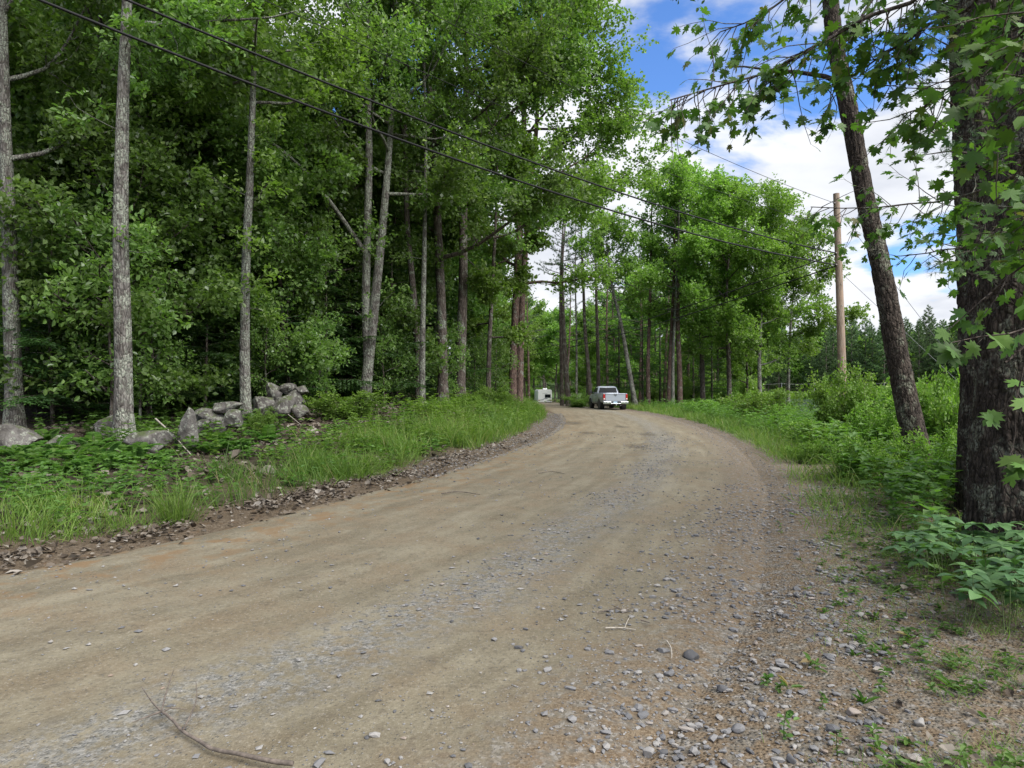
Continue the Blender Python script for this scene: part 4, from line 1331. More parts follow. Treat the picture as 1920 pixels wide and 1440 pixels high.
# ------------------------------------------------------------------ utility pole, its cables and stays
PX, PY = (1583 - 960) / F * 29, 29.0
PZ = gz(PX, PY)
pole_top = pix(1568, 363, 29)
pole = thing('utility_pole', 'weathered wooden utility pole with cables, rising out of the bright bush', 'utility pole', (PX, PY, PZ))
lt = pole_top - np.array([PX, PY, PZ])
tr = MB()
tube(tr, resample([(0, 0, -.5), lt * .5, lt], 14), np.linspace(.185, .125, 14), 18, .5)
tr.build('post', M_POLE, pole)
def on_pole(z):
    f = (z - PZ) / (pole_top[2] - PZ)
    return np.array([PX, PY, PZ]) + lt * f
for z, L0 in ((9.55, .12), (8.52, .30), (7.43, .14), (6.93, .14)):
    p = on_pole(z) - np.array([PX, PY, PZ])
    b = MB()
    tube(b, [p, p + (-L0 * .8, -L0 * .5, 0)], .014, 6)
    br = b.build('bracket', M_STEEL, pole)
    b = MB()
    e = p + np.array([-L0 * .8, -L0 * .5, 0])
    tube(b, [e, e + (-.03, -.02, 0), e + (-.05, -.03, 0), e + (-.08, -.05, 0)], [.025, .045, .03, .04], 8)
    b.build('insulator', M_CERAM, br)
b = MB()
for z in (5.2, 6.1, 7.9):
    p = on_pole(z) - np.array([PX, PY, PZ])
    tube(b, [p + (0, -.10, 0), p + (0, -.19, 0)], .015, 6)
b.build('bolt', M_STEEL, pole)
# the next poles along the line (beyond the frame on the left, and behind the grove)
for (x, y, hh, lb) in ((-14, 8, 11.9, 'wooden utility pole standing left of the road at the stone wall'), (-8, 120, 8.8, 'wooden utility pole far behind the grove beyond the bend')):
    zb = gz(x, y)
    t = thing('utility_pole', lb, 'utility pole', (x, y, zb))
    b = MB()
    tube(b, resample([(0, 0, -.5), (.02, 0, hh * .5), (0, 0, hh - zb + .2)], 8), np.linspace(.17, .11, 8), 12)
    b.build('post', M_POLE, t)
def cable(name, label, A, B, sag, r, mat, cat='cable', n=60, quad=None):
    s = np.linspace(0, 1, n)
    P = A[None] * (1 - s)[:, None] + B[None] * s[:, None]
    P[:, 2] -= 4 * sag * s * (1 - s)
    b = MB()
    tube(b, P, r, 7)
    return tag(b.build(name, mat), label, cat)
def pole_pt(z, L0=.14):
    return on_pole(z) + np.array([-L0 * .85, -L0 * .5, 0])
cable('overhead_cable', 'lower thick black cable sagging across the trees to the utility pole', pole_pt(6.93), np.array([-14, 8, 9.85]), .98, .027, M_CABLE)
cable('overhead_cable', 'upper thick black cable sagging across the trees to the utility pole', pole_pt(7.43), np.array([-14, 8, 10.5]), .90, .025, M_CABLE)
cable('overhead_wire', 'thin wire above the two thick cables, tied to the insulator on the pole', pole_pt(8.52, .3), np.array([-14, 8, 11.75]), .85, .009, M_CABLE, 'wire')
cable('overhead_wire', 'topmost thin wire running from the tip of the utility pole across the sky', pole_pt(9.55), np.array([-14, 8, 13.9]), .95, .009, M_CABLE, 'wire')
cable('overhead_cable', 'upper cable from the utility pole through the grove towards the camper', pole_pt(7.4), np.array([-8, 120, 7.6]), 1.5, .024, M_CABLE)
cable('overhead_cable', 'lower cable from the utility pole through the grove towards the camper', pole_pt(6.9), np.array([-8, 120, 7.0]), 1.5, .026, M_CABLE)
cable('guy_wire', 'long steel stay from the top of the utility pole down to the shore bushes', on_pole(9.15) + (.13, 0, 0), np.array([22.4, 30, gz(22.4, 30) - .1]), .0, .010, M_WIRE, 'wire')
cable('guy_wire', 'short steel stay from halfway up the utility pole down to the shore bushes', on_pole(6.55) + (.15, 0, 0), np.array([22.0, 28.6, gz(22, 28.6) - .1]), .0, .010, M_WIRE, 'wire')

# line of small posts with a wire along the far shore
pts = []
for i in range(9):
    az = math.radians(19.2 + 2.35 * i)
    d = 279
    x, y = d * math.sin(az), d * math.cos(az)
    z = gz(x, y)
    b = MB()
    tube(b, [(0, 0, -.4), (0, 0, 2), (.02, 0, 4.6)], [.14, .13, .11], 8)
    o = b.build('shore_post', M_STEEL, loc=(x, y, z))
    tag(o, 'thin pale post in the row along the far shore of the lake', 'post', 'posts along the far shore')
    pts.append((x, y, z + 4.4))
b = MB()
for a, c in zip(pts[:-1], pts[1:]):
    s = np.linspace(0, 1, 10)[:, None]
    P = np.array(a)[None] * (1 - s) + np.array(c)[None] * s
    P[:, 2] -= (s * (1 - s))[:, 0] * 1.2
    tube(b, P, .035, 5)
tag(b.build('shore_wire', M_STEEL), 'pale wire strung between the posts along the far shore', 'wire')

# ------------------------------------------------------------------ the pickup truck
TU, TY = 1154, 53.0
tx0, ty0 = (TU - 960) / F * TY, TY
truck = thing('pickup_truck', 'silver pickup truck parked at the edge of the dirt road, tail towards the bend', 'truck', (tx0, ty0, float(road_z([tx0], [ty0])[0]) - .01), math.radians(5.5))
def part(name, mat, parent, fn, flat=True):
    b = MB()
    fn(b)
    o = b.build(name, mat, parent, flat=flat)
    return o
def loft(b, rings, t=.5):
    """closed loft through equal rings of points, ends capped"""
    R = np.array(rings, float)
    n, k = R.shape[:2]
    i = np.arange(n - 1)[:, None] * k
    j = np.arange(k)[None, :]
    b.add(R.reshape(-1, 3), np.stack([i + j, i + (j + 1) % k, i + k + (j + 1) % k, i + k + j], -1).reshape(-1, 4), t)
    for e in (0, n - 1):
        b.add(R[e], [list(range(k))] if e else [list(range(k))[::-1]], t)
def sect(y, hw, z0, z1, ch=.12, tum=.04):
    """rounded body section at length y: half width, bottom, top"""
    pts_ = [(-hw + ch * .6, z0), (-hw, z0 + ch), (-hw, (z0 + z1) / 2), (-hw + tum, z1 - ch), (-hw + tum + ch * .8, z1),
            (hw - tum - ch * .8, z1), (hw - tum, z1 - ch), (hw, (z0 + z1) / 2), (hw, z0 + ch), (hw - ch * .6, z0)]
    return [(x, y, z) for x, z in pts_]
def truck_body(b):
    # cab lower and hood
    loft(b, [sect(2.42, .96, .48, 1.30), sect(3.2, .97, .46, 1.30), sect(4.05, .96, .46, 1.28), sect(4.2, .95, .46, 1.24), sect(5.0, .93, .46, 1.20), sect(5.55, .90, .46, 1.12), sect(5.72, .84, .50, 1.02)])
    # bed: two swelling side walls, front wall and floor
    for s in (-1, 1):
        for y0, y1 in ((.06, 2.38),):
            ring = []
            for y, sw in ((y0, 0), (.45, .03), (.75, .085), (1.15, .10), (1.55, .085), (1.85, .03), (y1, 0)):
                x0, x1 = .78, .955 + sw
                ring.append([(s * x0, y, .60), (s * (x1 - .03), y, .60), (s * x1, y, .72), (s * x1, y, 1.02), (s * (.955 + sw * .2), y, 1.22), (s * .94, y, 1.31), (s * .80, y, 1.31), (s * x0, y, 1.28)])
            loft(b, ring if s > 0 else [r[::-1] for r in ring])
    box(b, (0, 2.33, .98), (1.56, .06, .62))
    box(b, (0, 1.2, .66), (1.56, 2.3, .06))
part('body', M_PAINT, truck, truck_body)
def cab_top(b):
    rings = []
    for z, y0, y1, hw in ((1.28, 2.46, 4.28, .90), (1.36, 2.47, 4.20, .885), (1.62, 2.53, 3.82, .80), (1.79, 2.60, 3.58, .73), (1.86, 2.74, 3.44, .64), (1.875, 2.95, 3.25, .5)):
        c = .10
        rings.append([(-hw, y0 + c, z), (-hw + c, y0, z), (hw - c, y0, z), (hw, y0 + c, z), (hw, y1 - c, z), (hw - c, y1, z), (-hw + c, y1, z), (-hw, y1 - c, z)])
    loft(b, rings)
cab = part('cab', M_PAINT, truck, cab_top, False)
part('rear_window', M_GLASS, truck, lambda b: b.add([(-.76, 2.440, 1.35), (.76, 2.440, 1.35), (.66, 2.545, 1.755), (-.66, 2.545, 1.755), (-.76, 2.47, 1.35), (.76, 2.47, 1.35), (.66, 2.57, 1.755), (-.66, 2.57, 1.755)],
     [[0, 1, 2, 3], [7, 6, 5, 4], [0, 4, 5, 1], [3, 2, 6, 7], [0, 3, 7, 4], [1, 5, 6, 2]]))
for s in (-1, 1):
    part('side_window', M_GLASS, truck, lambda b, s=s: b.add([(s * .898, 2.66, 1.37), (s * .898, 3.98, 1.37), (s * .772, 3.62, 1.74), (s * .772, 2.74, 1.74), (s * .86, 2.66, 1.37), (s * .86, 3.98, 1.37), (s * .73, 3.62, 1.74), (s * .73, 2.74, 1.74)],
         [[0, 1, 2, 3], [7, 6, 5, 4], [0, 4, 5, 1], [3, 2, 6, 7], [0, 3, 7, 4], [1, 5, 6, 2]]))
part('windscreen', M_GLASS, truck, lambda b: b.add([(-.78, 4.225, 1.36), (.78, 4.225, 1.36), (.66, 3.65, 1.76), (-.66, 3.65, 1.76), (-.78, 4.18, 1.36), (.78, 4.18, 1.36), (.66, 3.6, 1.76), (-.66, 3.6, 1.76)],
     [[0, 1, 2, 3], [7, 6, 5, 4], [0, 4, 5, 1], [3, 2, 6, 7], [0, 3, 7, 4], [1, 5, 6, 2]]))
def tgate(b):
    box(b, (0, .03, 1.0), (1.58, .07, .60), bev=.02)
    box(b, (0, .0, 1.265), (1.58, .05, .05), bev=.015)
tg = part('tailgate', M_PAINT, truck, tgate)
part('handle', M_BLACK, tg, lambda b: (box(b, (0, -.012, 1.19), (.24, .03, .065), bev=.01), box(b, (0, -.012, 1.10), (.07, .02, .045), bev=.01)))
for s in (-1, 1):
    tl = part('tail_lamp', M_RED, truck, lambda b, s=s: box(b, (s * .885, .045, 1.02), (.16, .09, .46), bev=.02))
    part('reverse_lamp', M_LAMPW, tl, lambda b, s=s: box(b, (s * .885, -.006, .88), (.11, .012, .08), bev=.004))
def bump_(b):
    for s in (-1, 1):
        box(b, (s * .68, -.10, .58), (.62, .17, .20), bev=.035)
    box(b, (0, -.10, .515), (.80, .17, .07), bev=.02)
bp = part('bumper', M_CHROME, truck, bump_)
part('step_pad', M_BLACK, bp, lambda b: box(b, (0, -.08, .60), (.74, .10, .11), bev=.01))
def plate_mat():
    b = NB('licence_plate_print')
    v = b.pos(True)
    sp = b.n('ShaderNodeSeparateXYZ')
    b.put(sp.inputs[0], v)
    band = b.math('MULTIPLY', b.rng(sp.outputs[2], .575, .585), b.rng(sp.outputs[2], .625, .635, 1, 0))
    ch = b.math('GREATER_THAN', b.noise(b.pos(True, (1, 0, .25)), 46, 2, .6), .52)
    c = b.mix(b.math('MULTIPLY', band, ch), (.42, .58, .72), (.08, .14, .20))
    return b.done(b.princ(c, .45, .4))
part('licence_plate', plate_mat(), bp, lambda b: box(b, (-.04, -.145, .60), (.305, .012, .152), bev=.004))
part('underbody', M_BLACK, truck, lambda b: (box(b, (0, 2.9, .44), (1.3, 5.2, .12)), box(b, (0, .9, .47), (1.5, 1.6, .16)), tube(b, [(-.8, 1.15, .38), (.8, 1.15, .38)], .06, 8),
     tube(b, [(0, 1.0, .38), (0, 1.08, .38), (0, 1.24, .38), (0, 1.34, .38)], [.05, .17, .17, .05], 12), box(b, (.0, .02, .40), (.12, .3, .08))))
part('exhaust_pipe', M_STEEL, truck, lambda b: tube(b, [(.42, .0, .36), (.42, .8, .36), (.4, 1.8, .38)], .04, 8))
part('hitch_ball', M_CHROME, truck, lambda b: tube(b, [(.02, -.16, .40), (.02, -.16, .44), (.02, -.16, .47), (.02, -.16, .50)], [.03, .02, .04, .01], 10))
def wheel(x, y):
    w = link('wheel', None, truck, (x, y, .39))
    b = MB()
    prof_ = [(.20, -.10), (.30, -.125), (.365, -.12), (.39, -.09), (.395, 0), (.39, .09), (.365, .12), (.30, .125), (.20, .10)]
    a = np.linspace(0, 2 * math.pi, 32, endpoint=False)
    V = np.array([[(z_, r * math.cos(q), r * math.sin(q)) for q in a] for r, z_ in prof_])
    i = np.arange(len(prof_) - 1)[:, None] * 32
    j = np.arange(32)[None, :]
    b.add(V.reshape(-1, 3), np.stack([i + j, i + (j + 1) % 32, i + 32 + (j + 1) % 32, i + 32 + j], -1).reshape(-1, 4))
    b.build('tyre', M_RUBBER, w)
    b = MB()
    s = 1 if x > 0 else -1
    tube(b, [(-.09 * s, 0, 0), (.06 * s, 0, 0)], .215, 24)
    for k in range(6):
        q = k * math.pi / 3
        tube(b, [(.085 * s, .04 * math.cos(q), .04 * math.sin(q)), (.075 * s, .2 * math.cos(q), .2 * math.sin(q))], .024, 6)
    tube(b, [(.05 * s, 0, 0), (.105 * s, 0, 0)], .05, 12)
    b.build('rim', M_STEEL, w)
    b = MB()
    # dark wheel housing edge
    q = np.linspace(-.1, math.pi + .1, 16)
    tube(b, np.stack([np.full(16, s * (.035 if y < 3 else .02) + 0), .47 * np.cos(q), .47 * np.sin(q)], -1) + (s * .105, 0, 0), .045, 6)
    b.build('arch_trim', M_BLACK, w)
for x, y in ((-.84, 1.15), (.84, 1.15), (-.83, 4.75), (.83, 4.75)):
    wheel(x, y)
for s in (-1, 1):
    for y in (1.15, 4.75):
        part('wheel_housing', M_BLACK, truck, lambda b, s=s, y=y: tube(b, [(s * .70, y, .46), (s * .972 if y > 3 else s * 1.055, y, .46)], .455, 24))
for s in (-1, 1):
    part('mirror', M_BLACK, truck, lambda b, s=s: (box(b, (s * 1.12, 3.88, 1.42), (.22, .10, .26), bev=.03), tube(b, [(s * .90, 3.95, 1.34), (s * 1.05, 3.90, 1.38)], .025, 6)))
for s in (-1, 1):
    part('door_line', M_BLACK, truck, lambda b, s=s: [box(b, (s * .972, y, .92), (.008, .012, .66)) for y in (2.6, 4.0)] and box(b, (s * .975, 2.78, 1.12), (.02, .16, .035)))
for s in (-1, 1):
    part('headlight', M_LAMPW, truck, lambda b, s=s: box(b, (s * .66, 5.70, .88), (.28, .06, .2), bev=.02))

# ------------------------------------------------------------------ the camper far behind
cxr, cyr = (1022 - 960) / F * 112, 112.0
camper = thing('camper_trailer', 'white camper with dark swoosh graphics half hidden in the trees past the bend', 'camper', (cxr, cyr, 1.62 - 2.62), math.radians(4))
def shell(b):
    w = 1.15
    pr_ = [(-w, .42), (-w, 2.2), (-w + .10, 2.42), (-w + .28, 2.5), (w - .28, 2.5), (w - .10, 2.42), (w, 2.2), (w, .42)]
    loft(b, [[(x * .96, 0, z) for x, z in pr_], [(x, .12, z) for x, z in pr_], [(x, 5.6, z) for x, z in pr_], [(x * .95, 5.9, min(z, 2.0)) for x, z in pr_]])
part('shell', M_RVW, camper, shell)
part('air_conditioner', M_RVW, camper, lambda b: box(b, (.15, 1.6, 2.60), (.7, .9, .2), bev=.05))
part('window', M_GLASS, camper, lambda b: box(b, (.45, -.012, 1.42), (.95, .04, .55), bev=.01))
part('swoosh', M_RVG, camper, lambda b: [b.add([(x0, -.016, z0), (x1, -.016, z0 + .05), (x1 + .12, -.016, z1), (x0 + .25, -.016, z1 - .06)], [[0, 1, 2, 3]]) for x0, x1, z0, z1 in ((-1.0, -.3, .70, .88), (-.4, .35, .92, 1.08), (.2, .95, .62, .78), (-.6, .3, 1.78, 1.88))])
part('bumper', M_STEEL, camper, lambda b: box(b, (0, -.1, .45), (2.2, .12, .12), bev=.02))
for s in (-1, 1):
    part('tail_lamp', M_RED, camper, lambda b, s=s: box(b, (s * .98, -.015, .72), (.12, .03, .2), bev=.01))
    for y in (2.5, 3.3):
        part('wheel', M_RUBBER, camper, lambda b, s=s, y=y: tube(b, [(s * .85, y, .34), (s * 1.1, y, .34)], .34, 20))
part('chassis', M_BLACK, camper, lambda b: (box(b, (0, 3, .38), (1.9, 5.4, .10)), tube(b, [(-.8, .3, .35), (-.8, .3, -.1)], .05, 6), tube(b, [(.8, .3, .35), (.8, .3, -.1)], .05, 6)))

# ------------------------------------------------------------------ boulders of the tumbled stone wall
_Y = np.concatenate([np.linspace(1.6, 30, 900), np.linspace(30.1, 140, 700)])
def hit(u, v):
    """where the line of sight through a photo pixel meets the ground"""
    x, z = (u - 960) / F * _Y, EYE + (HOR - v) / F * _Y
    h = hz(x, _Y)
    k = np.argmax(z < h)
    if z[k] >= h[k]:
        k = len(_Y) - 1
    return np.array([x[k], _Y[k], h[k]])
def rock_mesh(seed, cuts=13, rough=.085, sub=4, shape=(1, 1, 1)):
    rng = np.random.default_rng(seed)
    bm = bmesh.new()
    bmesh.ops.create_icosphere(bm, subdivisions=sub, radius=1.0)
    V = np.array([v.co[:] for v in bm.verts])
    Fc = np.array([[v.index for v in f.verts] for f in bm.faces])
    bm.free()
    for i in range(cuts):
        n = unit(rng.normal(0, 1, 3))
        d = rng.uniform(.45, .82)
        e = np.clip(V @ n - d, 0, None)
        V = V - e[:, None] * n[None] * .985
    V = V * (1 + rough * fbm(V[:, 0] * 1.5, V[:, 1] * 1.5, V[:, 2] * 1.5, seed, 3)[:, None] + rough * .7 * fbm(V[:, 0] * 5, V[:, 1] * 5, V[:, 2] * 5, seed + 4, 4)[:, None])
    lo, hi = V.min(0), V.max(0)
    V = (V - (lo + hi) / 2) / (hi - lo)          # unit box
    V[:, 2] += .5
    return V, Fc
def boulder(label, u, vb, w, h, seed, dep=.8, rz=0.0, top=None, sub=4, sink=.12, dy=0.0):
    p = hit(u, vb) if dy == 0 else None
    if p is None:
        p = hit(u, vb + 0.0) + 0
    Y = p[1] + dy
    p = np.array([(u - 960) / F * Y, Y, EYE + (HOR - vb) / F * Y])
    W, Hh = w / F * Y, h / F * Y
    V, Fc = rock_mesh(seed, sub=sub)
    if top == 'peak':
        V[:, 0] = V[:, 0] * (1 - .52 * V[:, 2] ** 1.3) - .08 * V[:, 2]
        V[:, 1] = V[:, 1] * (1 - .4 * V[:, 2])
    V = V * np.array([W, W * dep, Hh * (1 + sink)])
    V[:, 2] -= Hh * sink
    b = MB()
    b.add(V, Fc)
    o = b.build('boulder', M_ROCK, loc=tuple(p))
    o.rotation_euler = (0, 0, rz)
    tag(o, label, 'boulder')
    return o
for i, a in enumerate([
    ('large rounded mossy boulder half sunk at the foot of the rough grey trunk', 32, 838, 88, 46, .9, .2, None),
    ('low grey boulder behind the ferns near the lichen-spotted oak', 122, 842, 62, 26, .8, 0, None),
    ('dark slab leaning behind the base of the lichen-spotted oak', 203, 822, 50, 46, .6, .5, None),
    ('broad flat-topped pale boulder right against the lichen-spotted oak', 284, 846, 76, 40, .9, 0, None),
    ('upright pointed standing stone with white lichen spots', 354, 846, 62, 84, .55, 0, 'peak'),
    ('small dark block tucked behind the standing stone', 384, 820, 34, 34, .7, .3, None),
    ('flat mossy slab resting behind the standing stone', 390, 792, 58, 25, .7, .1, None),
    ('rounded grey rock under the flat mossy slab', 411, 810, 36, 27, .7, .2, None),
    ('brownish broken rock beside the slim pale trunk', 438, 800, 42, 30, .7, .6, None),
    ('long flat slab lying on top of the brownish broken rock', 430, 772, 54, 18, .7, .1, None),
    ('wide dark rock at the foot of the tumbled pile', 495, 778, 46, 32, .8, .2, None),
    ('big square block in the middle of the tumbled pile', 532, 780, 44, 36, .8, .4, None),
    ('low rock at the end of the tumbled pile by the leafy bush', 562, 782, 34, 22, .8, .2, None),
    ('tilted slab on the shoulder of the tumbled pile', 553, 764, 40, 30, .5, .9, None),
    ('rounded rock set on the left of the tumbled pile', 513, 752, 34, 32, .8, .1, None),
    ('small pale cap stone on top of the tumbled pile', 541, 738, 32, 18, .8, .3, None),
    ('thin dark stone next to the cap stone of the tumbled pile', 566, 738, 26, 14, .8, .1, None)]):
    dyy = {6: .7, 9: .9, 13: .5, 14: .4, 15: .6, 16: .6}.get(i, 0)
    lb, u, vb, w, h, dep, rz, tp = a
    if i in (6, 7, 8, 9):
        ref = hit(400, 822)
    elif i >= 10:
        ref = hit(520, 790)
    else:
        ref = None
    if ref is not None:
        Y = ref[1] + {6: .35, 7: .1, 8: .15, 9: .5, 13: .35, 14: .35, 15: .45, 16: .5}.get(i, 0)
        p = np.array([(u - 960) / F * Y, Y, EYE + (HOR - vb) / F * Y])
        W, Hh = w / F * Y, h / F * Y
        V, Fc = rock_mesh(300 + i)
        V = V * np.array([W, W * dep, Hh * 1.25])
        V[:, 2] -= Hh * .15
        b = MB()
        b.add(V, Fc)
        o = b.build('boulder', M_ROCK, loc=tuple(p))
        o.rotation_euler = (0, .25 if i == 13 else 0, rz)
        tag(o, lb, 'boulder')
    else:
        boulder(lb, u, vb, w, h, 300 + i, dep, rz, tp)
# fallen branches by the wall
def stick(name, label, pts_, r, mat, cat='stick', twigs=()):
    b = MB()
    P = np.array(pts_, float)
    c = P[0].copy()
    tube(b, resample(P - c, 14), np.linspace(r, r * .55, 14), 7, .5, ripple=lambda a, t: .12 * np.sin(9 * t + a))
    for tp, rr_ in twigs:
        tube(b, resample(np.array(tp) - c, 8), np.linspace(rr_, rr_ * .35, 8), 5, .5)
    return tag(b.build(name, mat, loc=tuple(c)), label, cat)
def lay(u, v, up=.01, r=0.0):
    up = up + .006
    p = hit(u, v)
    if abs(road_coords(p[0], p[1])[0][0]) < 3.3:
        p[2] = float(road_z([p[0]], [p[1]])[0])
        Y = (EYE - p[2] - up) * F / (v - HOR)
        return np.array([(u - 960) / F * Y, Y, p[2] + up])
    return p + (0, 0, up)
_a, _b = lay(292, 822, .45), lay(358, 858, .05)
stick('fallen_branch', 'bleached fallen branch propped in front of the standing stone', [_a, (_a + _b) / 2 + (0, 0, .03), _b], .022, M_PALETWIG, 'branch')
_a, _b = lay(505, 778, .35), lay(566, 802, .05)
stick('fallen_branch', 'thin pale branch slanting down in front of the tumbled pile', [_a, (_a + _b) / 2 + (0, 0, .05), _b], .016, M_PALETWIG, 'branch')
_a = pix(286, 745, 19.5); _b = pix(258, 590, 19.8)
_a[2] = gz(_a[0], _a[1]) - .1
stick('dead_sapling', 'thin bare dead sapling leaning in the dark gap behind the lichen-spotted oak', [_a, (_a + _b) / 2 + (.05, 0, 0), _b], .022, M_PALETWIG, 'sapling')
# sticks on the road
zs = lambda x, y: 1220 + y * 220 / 1006
L1 = lambda x, y, up=.012: lay(200 + x * 420 / 1920, zs(x, y), up)
stick('fallen_twig', 'long forked dark twig lying on the sand of the road', [L1(1600, 965), L1(1400, 945), L1(1100, 880), L1(920, 850), L1(800, 775), L1(650, 690), L1(560, 590, .03), L1(470, 520, .035)], .0115, M_TWIG, 'stick',
      [([L1(470, 520, .035), L1(350, 565, .02), L1(225, 615)], .006), ([L1(470, 520, .035), L1(390, 440, .04), L1(300, 310, .02)], .0048),
       ([L1(470, 520, .035), L1(510, 360, .04), L1(575, 165, .02)], .0052), ([L1(490, 520, .035), L1(560, 490, .02), L1(690, 505)], .0048),
       ([L1(655, 680, .02), L1(765, 440, .03), L1(765, 260, .02)], .0052)])
L2 = lambda x, y, up=.010: lay(1080 + x * 250 / 1895, 1080 + y * 190 / 1440, up)
stick('fallen_twig', 'pale L-shaped broken twig on the road near the shoulder', [L2(420, 735), L2(540, 735), L2(690, 740), L2(850, 765)], .006, M_PALETWIG, 'stick', [([L2(690, 735), L2(730, 640), L2(770, 570)], .005)])
stick('fallen_twig', 'thin zigzag twig just above the L-shaped one', [L2(320, 512), L2(480, 478), L2(570, 460), L2(680, 478), L2(810, 455)], .0045, M_TWIG, 'stick', [([L2(540, 430), L2(680, 480), L2(760, 495), L2(825, 530)], .004)])
stick('fallen_twig', 'curved straw-coloured stalk beside the dark stone on the shoulder', [L2(1290, 920), L2(1340, 1000), L2(1360, 1090), L2(1360, 1170)], .005, M_PALETWIG, 'stick')
stick('fallen_twig', 'short stub of twig right of the L-shaped one', [L2(925, 625), L2(990, 645), L2(1050, 660)], .006, M_TWIG, 'stick')
stick('fallen_twig', 'lone bent twig on the far middle of the road', [lay(828, 925), lay(862, 922), lay(900, 927)], .010, M_TWIG, 'stick')
stick('fallen_twig', 'small dark twig lying across the gravel strip of the road', [lay(1010, 887), lay(1035, 884), lay(1058, 888)], .008, M_TWIG, 'stick')
# stones that stand out on the shoulder
for i, (lb, u, v, w, h, tint) in enumerate([
    ('dark twin-humped stone, largest on the gravel shoulder', 1296, 1252, 30, 16, .05), ('flat grey stone beside the dark twin-humped one', 1245, 1248, 24, 9, .35),
    ('purple-grey square stone at the bottom of the shoulder', 1484, 1432, 18, 15, .2), ('pale grey broken stone at the lower edge of the road', 1216, 1420, 22, 18, .7),
    ('whitish angular stone among the weeds of the shoulder', 1602, 1342, 28, 12, .95), ('blue-grey stone in the cluster at the lower road edge', 1384, 1372, 26, 12, .45),
    ('rounded light stone between two weeds on the shoulder', 1724, 1366, 22, 12, .75), ('dark stone lying alone on the sand strip', 1355, 1296, 20, 11, .12)]):
    p = hit(u, v)
    b = MB()
    V, Fc = rock_mesh(500 + i, cuts=12, sub=3)
    V = V * np.array([w, w * .8, h * 1.3]) / F * p[1]
    V[:, 2] -= h * .25 / F * p[1]
    b.add(V, Fc, tint)
    tag(b.build('stone', M_STONE, loc=(p[0], p[1], max(p[2], float(road_z([p[0]], [p[1]])[0]) - .012))), lb, 'stone')

# ------------------------------------------------------------------ loose gravel, dead leaves
def scatter_sd(rng, n, s0, s1, d0, d1):
    s = rng.uniform(s0, s1, n)
    d = rng.uniform(d0, d1, n)
    x = np.interp(s, CS, CL[:, 0]) + np.interp(s, CS, CT[:, 1]) * d
    y = np.interp(s, CS, CL[:, 1]) - np.interp(s, CS, CT[:, 0]) * d
    return x, y, s, d
S0 = float(CS[np.argmin(np.hypot(CL[:, 0] + 5.3, CL[:, 1] - .4))])
def s_at(Y):
    k = np.argmax(CL[:, 1] > Y)
    return float(CS[k])
ICO = None
def pebble_templates(k=5, sub=1):
    out = []
    for i in range(k):
        V, Fc = rock_mesh(700 + i, cuts=7, rough=.10, sub=sub)
        V[:, 2] -= .5
        out.append((V, Fc))
    return out
OCT = (np.array([[.5, .05, 0], [-.5, -.08, .05], [.06, .5, -.05], [-.04, -.5, .03], [.12, -.1, .5], [-.05, .1, -.5]], float), np.array([[0, 2, 4], [2, 1, 4], [1, 3, 4], [3, 0, 4], [2, 0, 5], [1, 2, 5], [3, 1, 5], [0, 3, 5]]))
def pebbles(name, label, x, y, size, seed, sub=1, sink=.25, parent=None):
    rng = np.random.default_rng(seed)
    b = MB()
    z = road_z(x, y) - .008
    T = pebble_templates(5, sub) if sub else [(OCT[0] * (1 + .25 * np.random.default_rng(q).normal(0, 1, (6, 3))), OCT[1]) for q in range(5)]
    for k in range(5):
        m = np.arange(len(x)) % 5 == k
        n = m.sum()
        if not n:
            continue
        tv, tf = T[k]
        a = rng.uniform(0, 6.28, n)
        sx, sy, sz_ = size[m] * rng.uniform(.8, 1.3, n), size[m] * rng.uniform(.6, 1.0, n), size[m] * rng.uniform(.35, .7, n)
        c, s = np.cos(a)[:, None], np.sin(a)[:, None]
        vx, vy, vz = tv[None, :, 0] * sx[:, None], tv[None, :, 1] * sy[:, None], tv[None, :, 2] * sz_[:, None]
        V = np.stack([x[m][:, None] + vx * c - vy * s, y[m][:, None] + vx * s + vy * c, z[m][:, None] + vz + (sz_ * (.5 - sink))[:, None]], -1)
        Fc = (np.arange(n)[:, None, None] * len(tv) + tf[None]).reshape(-1, 3)
        b.add(V.reshape(-1, 3), Fc, np.repeat(np.clip(rng.beta(2, 2, n), 0, 1), len(tv)))
    o = b.build(name, M_STONE, flat=True)
    return tag(o, label, 'gravel', kind='stuff')
g = np.random.default_rng(31)
sA, sB = s_at(1.2), s_at(13)
x, y, s, d = scatter_sd(g, 52000, sA, sB, 1.7, 6.2)
dens = np.exp(-((d - 3.6) / .9) ** 2) + .35 * np.exp(-((d - 2.6) / .6) ** 2)
dens *= np.clip(.45 + 1.3 * fbm(x * 1.3, y * 1.3, 0, 6, 3), .04, 1)
dens *= np.clip(7 / np.maximum(y, 2), .12, 1)
k = (g.random(len(x)) < dens * .8) & (y > 2.2) & (x / y < .85)
x, y = x[k], y[k]
pebbles('gravel', 'grey and tan gravel stones strewn along the right shoulder', x, y, np.clip(g.lognormal(math.log(.021), .5, len(x)), .008, .062), 32)
x, y, s, d = scatter_sd(g, 60000, sA, s_at(26), -3.0, 2.6)
dens = np.exp(-((d - 1.0) / .45) ** 2) + .13 + .16 * (d > 1.6)
dens *= np.clip(.5 + 1.5 * fbm(x * 1.1, y * 1.1, 0, 7, 3), .05, 1)
k = (g.random(len(x)) < dens * .75) & (y > 2.2) & (np.abs(x / y) < .85)
x, y = x[k], y[k]
pebbles('road_gravel', 'blue-grey gravel lying in a strip along the middle of the road', x, y, np.clip(g.lognormal(math.log(.020), .5, len(x)), .008, .055) * (.85 + .015 * y), 33, sub=0, sink=.22)
x, y, s, d = scatter_sd(g, 70000, sA, s_at(10), 1.6, 6.4)
